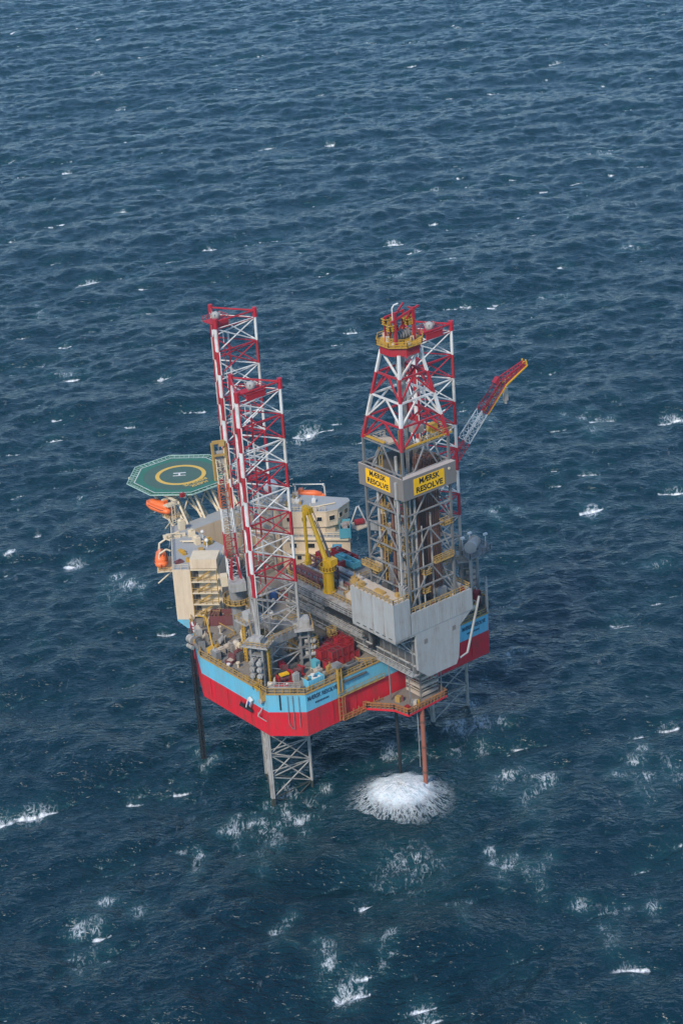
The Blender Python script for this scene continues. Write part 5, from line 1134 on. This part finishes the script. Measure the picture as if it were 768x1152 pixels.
SK = [
 ('grey pump skid between the maroon basket and the near leg', (-23.6, 16.4), 20, 2.4, 1.5, 1.5, GALV, GREY, 0),
 ('cream pipe manifold at the foot of the grey pedestal', (-20.2, 13.6), 60, 3.0, 1.4, 2.4, CREAM, SAND, 1),
 ('yellow pump skid beside the near leg on its bow side', (-19.0, 11.2), 10, 2.2, 1.4, 1.6, YEL, OCHRE, 0),
 ('pale sand upright tank close behind the near leg', (-22.8, 12.0), 0, 1.4, 1.4, 2.0, SAND, GALV, 2),
 ('grey cabinet at the port rail just aft of the davit', (-28.4, 11.6), 90, 2.4, 1.3, 2.0, GREY, GALV, 3),
 ('small grey cabinet against the port rail by the tan wing', (-25.2, 22.4), 65, 2.4, 1.5, 2.3, GALV, SAND, 3),
 ('white gas bottle rack at the corner under the tan wing', (-24.4, 25.6), 65, 2.2, 1.0, 1.8, WHITE, LRED, 4),
 ('ochre manifold in front of the stair tower foot', (-20.4, 26.4), 45, 3.4, 1.6, 2.4, OCHRE, CREAM, 1),
 ('grey manifold on the deck right of the near leg', (-14.6, 3.6), 0, 3.2, 1.6, 2.6, GALV, OCHRE, 1),
 ('dark teal tank right of the near leg', (-13.2, 0.6), 0, 1.7, 1.7, 2.8, TEAL, GALV, 2),
 ('dark green tank near the cantilever side', (-10.4, 2.2), 0, 1.7, 1.7, 2.4, GREENM, GREY, 2),
 ('grey pump skid tucked under the cantilever edge', (-9.4, 5.6), 80, 2.4, 1.4, 1.7, GREY, DGREY, 0),
 ('teal cabinet on deck between near leg and maroon rack', (-12.0, 8.2), 30, 2.0, 1.5, 2.2, TEAL, GREY, 3),
 ('sand coloured cabinet behind the teal cabinet', (-13.0, 11.4), 0, 2.6, 1.8, 2.4, SAND, CREAM, 3),
 ('dark blue tank against the tan wall behind the near leg', (-3.4, 24.5), 0, 2.0, 2.0, 2.6, DBLUE, GREY, 2),
 ('red pump skid next to the dark blue tank', (-0.6, 22.8), 20, 2.6, 1.6, 1.8, BRED, MAROON, 0),
 ('white upright tank below the tan wall', (2.6, 20.4), 0, 1.6, 1.6, 2.8, WHITE, GALV, 2),
 ('orange pump skid left of the dark blue tank', (-5.6, 27.4), -40, 2.8, 1.5, 1.6, ORANGE, OCHRE, 0),
 ('tan upright tank at the tan wall left of the knuckle crane', (4.4, 24.8), 0, 2.4, 2.4, 3.2, CREAM, SAND, 2),
 ('grey manifold beyond the maroon rack', (0.4, 19.4), 0, 3.0, 1.4, 2.0, GALV, LGREY, 1),
 ('cream pump skid at the port stern corner', (-27.6, -6.6), -45, 2.0, 1.3, 1.4, CREAM, GALV, 0),
 ('ochre manifold on the port side of the near leg foot', (-29.0, -4.0), 90, 2.6, 1.2, 2.2, OCHRE, SAND, 1),
 ('sand coloured cabinet right of the winches', (-17.6, -9.0), 0, 1.6, 1.3, 1.5, SAND, GALV, 3),
 ('grey cabinet aft of the red tote block', (-11.0, -11.4), 0, 3.4, 1.2, 1.1, GREY, DGREY, 3),
 ('white pipe manifold on the starboard stern deck', (18.0, -11.2), 0, 3.4, 1.4, 2.2, WHITE, GALV, 1),
 ('red upright tank on the starboard stern corner', (25.8, -9.2), 0, 1.7, 1.7, 3.6, BRED, WHITE, 2),
 ('cream pump skid beside the red upright tank', (23.4, -10.8), 0, 2.4, 1.4, 1.6, CREAM, YEL, 0),
 ('grey cabinet on the starboard stern deck', (21.2, -8.6), 0, 2.6, 1.8, 2.6, GALV, GREY, 3),
 ('ochre manifold at the starboard stern rail', (15.2, -12.2), 0, 3.0, 1.2, 2.4, OCHRE, CREAM, 1),
]
for lab, (x, y), yw, L, W, H, m1, m2, kd in SK:
    skid(lab, (x, y, ZD + .05), R(yw), L, W, H, m1, m2, kd)
for x, y in ((-29.2, 6.0), (-29.2, 2.2), (-22.6, -12.8), (-26, -10.6)):
    pass
# starboard corner: fence wall and elevated tank platform
t = thing('fence_panel', 'grey steel windbreak fence at the starboard stern corner', 'fence', (27, -10, ZD)); b = (27, -10, ZD)
a0 = Vector((25.2, -13.0, ZD)); a1 = Vector((29.5, -8.2, ZD)); mb = MB(b)
for i in range(6): p = a0.lerp(a1, i / 5); mb.bar(p, p + Vector((0, 0, 5.2)), .4)
for z in (1.5, 3.2, 4.9): mb.bar(a0 + Vector((0, 0, z)), a1 + Vector((0, 0, z)), .2)
mb.build('post_row', GALV, t); mb = MB(b); d2 = (a1 - a0).normalized(); n2 = Vector((-d2.y, d2.x, 0)); mb.obox((a0 + a1) / 2 + Vector((0, 0, 2.2)) + n2 * .2, d2 * 3.1, n2 * .05, (0, 0, 2.0)); mb.build('panel', BOARD, t)
t = thing('tank_platform', 'grey boom rest platform jutting out right of the derrick', 'platform', (29.5, -5, 30)); b = (29.5, -5, 30)
q = [(25.3, -5.6), (25.2, -8.3), (31.6, -7.6), (32.2, -3.4), (27, -2.6)]
mb = MB(b); mb.prism(q, 39.6, 40.0, 0, 0); mb.build('deck_plate', GREY, t)
mb = MB(b); mb.rail([(x, y, 40) for x, y in q], 1.1, 1.2, .06, closed=True); mb.build('railing', GREY, t)
for x, y in ((26.2, -7.2), (26.6, -3.6), (29.6, -5.4)): mb = MB(b); mb.tube((x, y, ZD), (x, y, 39.6), .4, 8); mb.build('support_post', GALV, t)
t = thing('winch_dome', 'rounded grey steel tank on the platform right of the derrick', 'tank', (28.6, -5.3, 40)); b = (28.6, -5.3, 40)
dx_ = Vector((.85, .53, 0)).normalized(); mb = MB(b); c = Vector((28.6, -5.3, 41.3)); mb.tube(c - dx_ * 1.6, c + dx_ * 1.6, 1.25, 18); mb.build('shell', GALV, t)
mb = MB(b)
for s in (-1, 1): mb.tube(c + dx_ * s * 1.6, c + dx_ * s * 1.75, 1.4, 18); mb.rbox(c + dx_ * s * 1.0 - Vector((0, 0, 1.3)), .3, 2.2, .5, math.atan2(dx_.y, dx_.x))
mb.build('end_flange', LGREY, t)
for x, y, wl in ((26.6, -4.4, 'nearest the derrick'), (31.4, -6.4, 'at the outer right corner'), (29.4, -3.6, 'behind the rounded tank')):
    t = thing('lamp_post', 'white lamp post on the boom rest platform, the one ' + wl, 'lamp post', (x, y, 40)); mb = MB((x, y, 40)); mb.tube((x, y, 40), (x, y, 43.1), .08); mb.build('post', WHITE, t); mb = MB((x, y, 40)); mb.obox((x, y, 43.2), (.45, 0, 0), (0, .25, 0), (0, 0, .2)); mb.build('lamp', WHITE, t)

# ------------------------------------------------------------------ fixed small fittings of hull and cantilever
def deck_clear(x, y):
    if not (-29 < x < 29 and -12.6 < y < 30): return False
    for lx, ly in LEGS[:2]:
        if (x - lx) ** 2 + (y - ly) ** 2 < 42: return False
    if -7.5 < x < 13.5 and y < 22: return False
    if abs(x) > 30 - max(0, y - 15) * .53 - 1 or (y < -7 and abs(x) > 23 + (y + 13)): return False
    return True
fr = random.Random(21); n = 0
while n < 44:
    x, y = fr.uniform(-29, 8), fr.uniform(-12.5, 29)
    if not deck_clear(x, y): continue
    mb = MB(HB); h = fr.uniform(.7, 1.8); mb.tube((x, y, ZD), (x, y, ZD + h), fr.uniform(.12, .22), 8)
    if n % 2: mb.tube((x, y, ZD + h), (x, y, ZD + h + .25), .42, 10)
    else: mb.path([(x, y, ZD + h), (x + .3, y, ZD + h + .3), (x + .6, y, ZD + h)], .18)
    mb.build('deck_vent', (GALV, CREAM, OCHRE, WHITE, SAND)[n % 5], hull); n += 1
n = 0
while n < 34:
    x, y = fr.uniform(-29, 0), fr.uniform(-12, 28); L = fr.uniform(3, 9); a = fr.choice((0, math.pi / 2))
    x2, y2 = x + L * math.cos(a), y + L * math.sin(a)
    if not (deck_clear(x, y) and deck_clear(x2, y2) and deck_clear((x + x2) / 2, (y + y2) / 2)): continue
    z = ZD + fr.uniform(.2, .9); mb = MB(HB); mb.path([(x, y, ZD), (x, y, z), (x2, y2, z), (x2, y2, ZD)], fr.uniform(.08, .16), 6); mb.build('deck_pipe', (GALV, SAND, OCHRE, MAROON, GREY)[n % 5], hull); n += 1
for i, (x, y) in enumerate(((-29.0, 13), (-29, 9.5), (-29, 4), (-29, 0), (-25.3, -11.2), (-22.5, -12.6), (-14, -12.8), (-12.5, -12.8), (-8.5, -12.8), (14, -12.8), (22.5, -12.8), (-27.4, 20.5), (-25.2, 25.5))):
    mb = MB(HB)
    for s in (-.4, .4): mb.tube((x + s * (y < -10), y + s * (y > -10), ZD), (x + s * (y < -10), y + s * (y > -10), ZD + .9), .2, 8)
    mb.rbox((x, y, ZD), 1.2, .6, .18, 0 if y < -10 else math.pi / 2); mb.build('bollard', (DGREY, OCHRE)[i % 2], hull)
# ochre handrails round the deck wells
for pts in ([(-12.5, -4, 29), (-12.5, 6, 29), (-15, 9.5, 29)], [(-19.5, 17, 29), (-24.6, 17, 29), (-26, 12.5, 29)], [(-15.2, 24.6, 29), (-11.8, 20.6, 29), (-11.8, 12, 29)], [(-8.6, -1, 29), (-8.6, 10, 29)], [(-17.4, -10.9, 29), (-9, -10.9, 29), (-6.4, -12.6, 29)]):
    mb = MB(HB); mb.rail(pts, 1.1, 1.3, .07); mb.build('inner_railing', OCHRE, hull)
# small fittings along the pipe deck
for i in range(30):
    x, y = fr.uniform(-4.2, 4.0), fr.uniform(-11.5, 5.0)
    if (x + 3.6) ** 2 + (y - 3.9) ** 2 < 5: continue
    mb = MB(cb); mb.rbox((x, y, 38.5), fr.uniform(.6, 1.8), fr.uniform(.5, 1.4), fr.uniform(.4, 1.5), fr.uniform(0, 3)); mb.tube((x, y, 39), (x, y, 40.4), .1, 6); mb.build('deck_fitting', (OCHRE, GALV, MAROON, SAND, GREY, DGREY)[i % 6], ct)
for x, y0, y1, z, r_, mm in ((-1.6, -11.5, 5, 38.75, .2, RUST), (-.9, -11.5, 4, 38.75, .2, GALV), (.2, -12, 5.5, 38.8, .25, RUST), (1.0, -10, 5.5, 38.8, .25, MAROON), (2.6, -12, 16, 38.8, .22, GREY), (3.4, -12, 16, 38.8, .22, RUST)):
    mb = MB(cb); mb.tube((x, y0, z), (x, y1, z), r_, 8); mb.build('deck_pipe', mm, ct)
for pts in ([(-4.6, -12, 38.5), (-4.6, 2.0, 38.5)], [(-4.6, 5.8, 38.5), (-4.6, 17.2, 38.5), (4.4, 17.2, 38.5)]):
    mb = MB(cb); mb.rail(pts, 1.1, 1.3, .07); mb.build('inner_railing', OCHRE, ct)
# low machinery blocks welded to the deck, port and stern side
n = 0
while n < 46:
    x, y = fr.uniform(-28.5, -7), fr.uniform(-11.5, 28)
    if not deck_clear(x, y) or (-24 < x < -16 and 22 < y): continue
    L, W, H = fr.uniform(.6, 2.0), fr.uniform(.5, 1.3), fr.uniform(.4, 1.9); yw = fr.choice((0, .1, math.pi / 4, math.pi / 2)); mb = MB(HB)
    mb.rbox((x, y, ZD), L, W, H, yw); mb.rbox((x + .1, y, ZD + H), L * .6, W * .5, .25, yw)
    if n % 3 == 0: mb.tube((x, y, ZD + H), (x, y, ZD + H + .8), .12, 6)
    if n % 3 == 1: mb.rail([(x - L * .6, y - W, ZD), (x + L * .6, y - W, ZD)], 1.0, .8, .05)
    mb.build('deck_machine', (OCHRE, GALV, SAND, MAROON, GREY, DGREY, GALV, CREAM, OCHRE, RUST)[n % 10], hull); n += 1
# tall ochre service frames at the near jacking frame and the cantilever side
for x, y, h in ((-15.6, 1.5, 6.5), (-14.9, -4.4, 5.5), (-17.6, 9.4, 5.0), (-9.0, -3.0, 4.6)):
    mb = MB(HB)
    for dx_, dy_ in ((-.7, -.7), (.7, -.7), (.7, .7), (-.7, .7)): mb.bar((x + dx_, y + dy_, ZD), (x + dx_, y + dy_, ZD + h), .14)
    for z in (h * .35, h * .7, h):
        mb.box(x - .8, x + .8, y - .8, y + .8, ZD + z - .05, ZD + z); mb.rail([(x - .8, y - .8, ZD + z), (x + .8, y - .8, ZD + z), (x + .8, y + .8, ZD + z), (x - .8, y + .8, ZD + z)], .9, .8, .05, closed=True)
    mb.ladder((x - .9, y, ZD), (x - .9, y, ZD + h), .5, (0, 1, 0), r=.05)
    mb.build('service_frame', OCHRE, hull)
# weld seams, doublers and draught marks on the shell
for i in range(1, 9):
    x = -24.5 + i * 5.45
    mb = MB(HB); mb.box(x - .05, x + .05, -13.53, -13.505, ZB + .1, ZM - .05); mb.build('weld_seam', RED, hull)
for i in range(1, 5):
    y = -8 + i * 4.66
    mb = MB(HB); mb.box(-30.03, -30.005, y - .05, y + .05, ZB + .1, ZM - .05); mb.build('weld_seam', RED, hull)

# ------------------------------------------------------------------ port side: intake tower and anchor
t = thing('intake_tower', 'dark lattice intake tower hanging off the port side into the sea', 'intake tower', (-26.2, 23.1, -2)); b = Vector((-27.4, 22.0, -2)); t.location = b
for (dx1, dy1) in ((-.38, -.38), (.38, -.38), (.38, .38), (-.38, .38)):
    mb = MB(b); mb.tube(b + Vector((dx1, dy1, 0)), b + Vector((dx1, dy1, 31.5)), .13, 6); mb.build('corner_post', HOSE, t)
mb = MB(b)
for k in range(13):
    z = 1 + k * 2.0
    for i in range(4):
        c4 = [(-.38, -.38), (.38, -.38), (.38, .38), (-.38, .38)]; a = c4[i]; c_ = c4[(i + 1) % 4]; mb.bar(b + Vector((*a, z)), b + Vector((*c_, z + 2)), .14); mb.bar(b + Vector((*a, z)), b + Vector((*c_, z)), .12)
mb.build('bracing', HOSE, t); mb = MB(b); mb.tube(b + Vector((0, 0, 1)), b + Vector((0, 0, 30)), .2, 8); mb.build('intake_pipe', MAROON, t)
mb = MB(b); mb.tube(b + Vector((0, -.8, 31.6)), b + Vector((0, .8, 31.6)), .9, 14); mb.tube(b + Vector((-.4, -.9, 30)), b + Vector((-.4, .9, 30)), .5, 10); mb.build('sheave', GALV, t)
t = thing('anchor', 'black and white anchor hung on the port side of the red hull', 'anchor', (-30.3, -2, 23)); b = (-30.3, -2, 23)
mb = MB(b); mb.obox((-30.55, -2.3, 25.0), (.3, 0, 0), (0, .5, .25), (0, -.6, 1.3)); mb.build('shank', WHITE, t)
mb = MB(b); mb.obox((-30.6, -2.5, 25.2), (.34, 0, 0), (0, .3, .12), (0, -.25, .5)); mb.build('shank_band', DBLUE, t)
mb = MB(b)
for s in (-1, 1): mb.add([(-30.9, -1.2 + s * .3, 23.6), (-30.9, -1.2 + s * 1.9, 23.9), (-30.4, -1.2 + s * .3, 23.3), (-30.4, -1.2 + s * 1.9, 23.6), (-31.2, -1.4 + s * 1.0, 25.2)], [(0, 1, 4), (2, 4, 3), (0, 2, 3, 1), (0, 4, 2), (1, 3, 4)])
mb.tube((-30.7, -3.2, 23.5), (-30.7, .9, 23.5), .25, 8); mb.build('fluke', HOSE, t)
t = thing('anchor_rack', 'pale grey bracket standing off the red hull beside the anchor', 'bracket', (-30.3, -5, 23)); b = (-30.3, -5, 23)
mb = MB(b); mb.bar((-30.1, -4.6, 23.6), (-31.4, -6.2, 24.0), .2); mb.bar((-30.1, -7.2, 22.6), (-31.4, -6.2, 24.0), .16); mb.bar((-31.4, -6.2, 24.0), (-30.1, -6.4, 25.6), .16); mb.build('bracket_arm', GALV, t)
t = thing('port_fairlead', 'cream and yellow fairlead housing at the port stern corner of the deck edge', 'fairlead', (-30, -6.5, 27)); b = (-30, -6.5, 27)
mb = MB(b); mb.rbox((-30.1, -6.6, 27.4), .9, 1.5, 1.7, R(-20)); mb.build('housing', OCHRE, t); mb = MB(b); mb.tube((-30.9, -6.6, 27.2), (-30.0, -6.6, 27.2), .55, 12); mb.build('sheave', GALV, t); mb = MB(b); mb.rail([(-31.2, -7.6, 29.6), (-31.2, -5.2, 29.6), (-29.6, -5.2, 29.6)], 1, 1, .07); mb.build('railing', YEL, t)

# ------------------------------------------------------------------ air: thin even haze round the whole scene, sky outside it
def make_haze():
    mb = MB((0, 0, 0)); mb.box(-32000, 32000, -32000, 42000, -8, 262)
    m = bpy.data.materials.new('haze'); m.use_nodes = True; N = m.node_tree.nodes; L = m.node_tree.links
    for n in list(N):
        if n.type != 'OUTPUT_MATERIAL': N.remove(n)
    v = N.new('ShaderNodeVolumePrincipled'); v.inputs['Color'].default_value = (0.42, 0.84, 1.0, 1); v.inputs['Density'].default_value = HAZE; v.inputs['Anisotropy'].default_value = 0.2
    L.new(v.outputs[0], [n for n in N if n.type == 'OUTPUT_MATERIAL'][0].inputs['Volume'])
    o = mb.build('haze', m); tag(o, 'thin bluish haze in the air over the sea', 'haze', kind='stuff')
HAZE = 0.00008
make_haze()
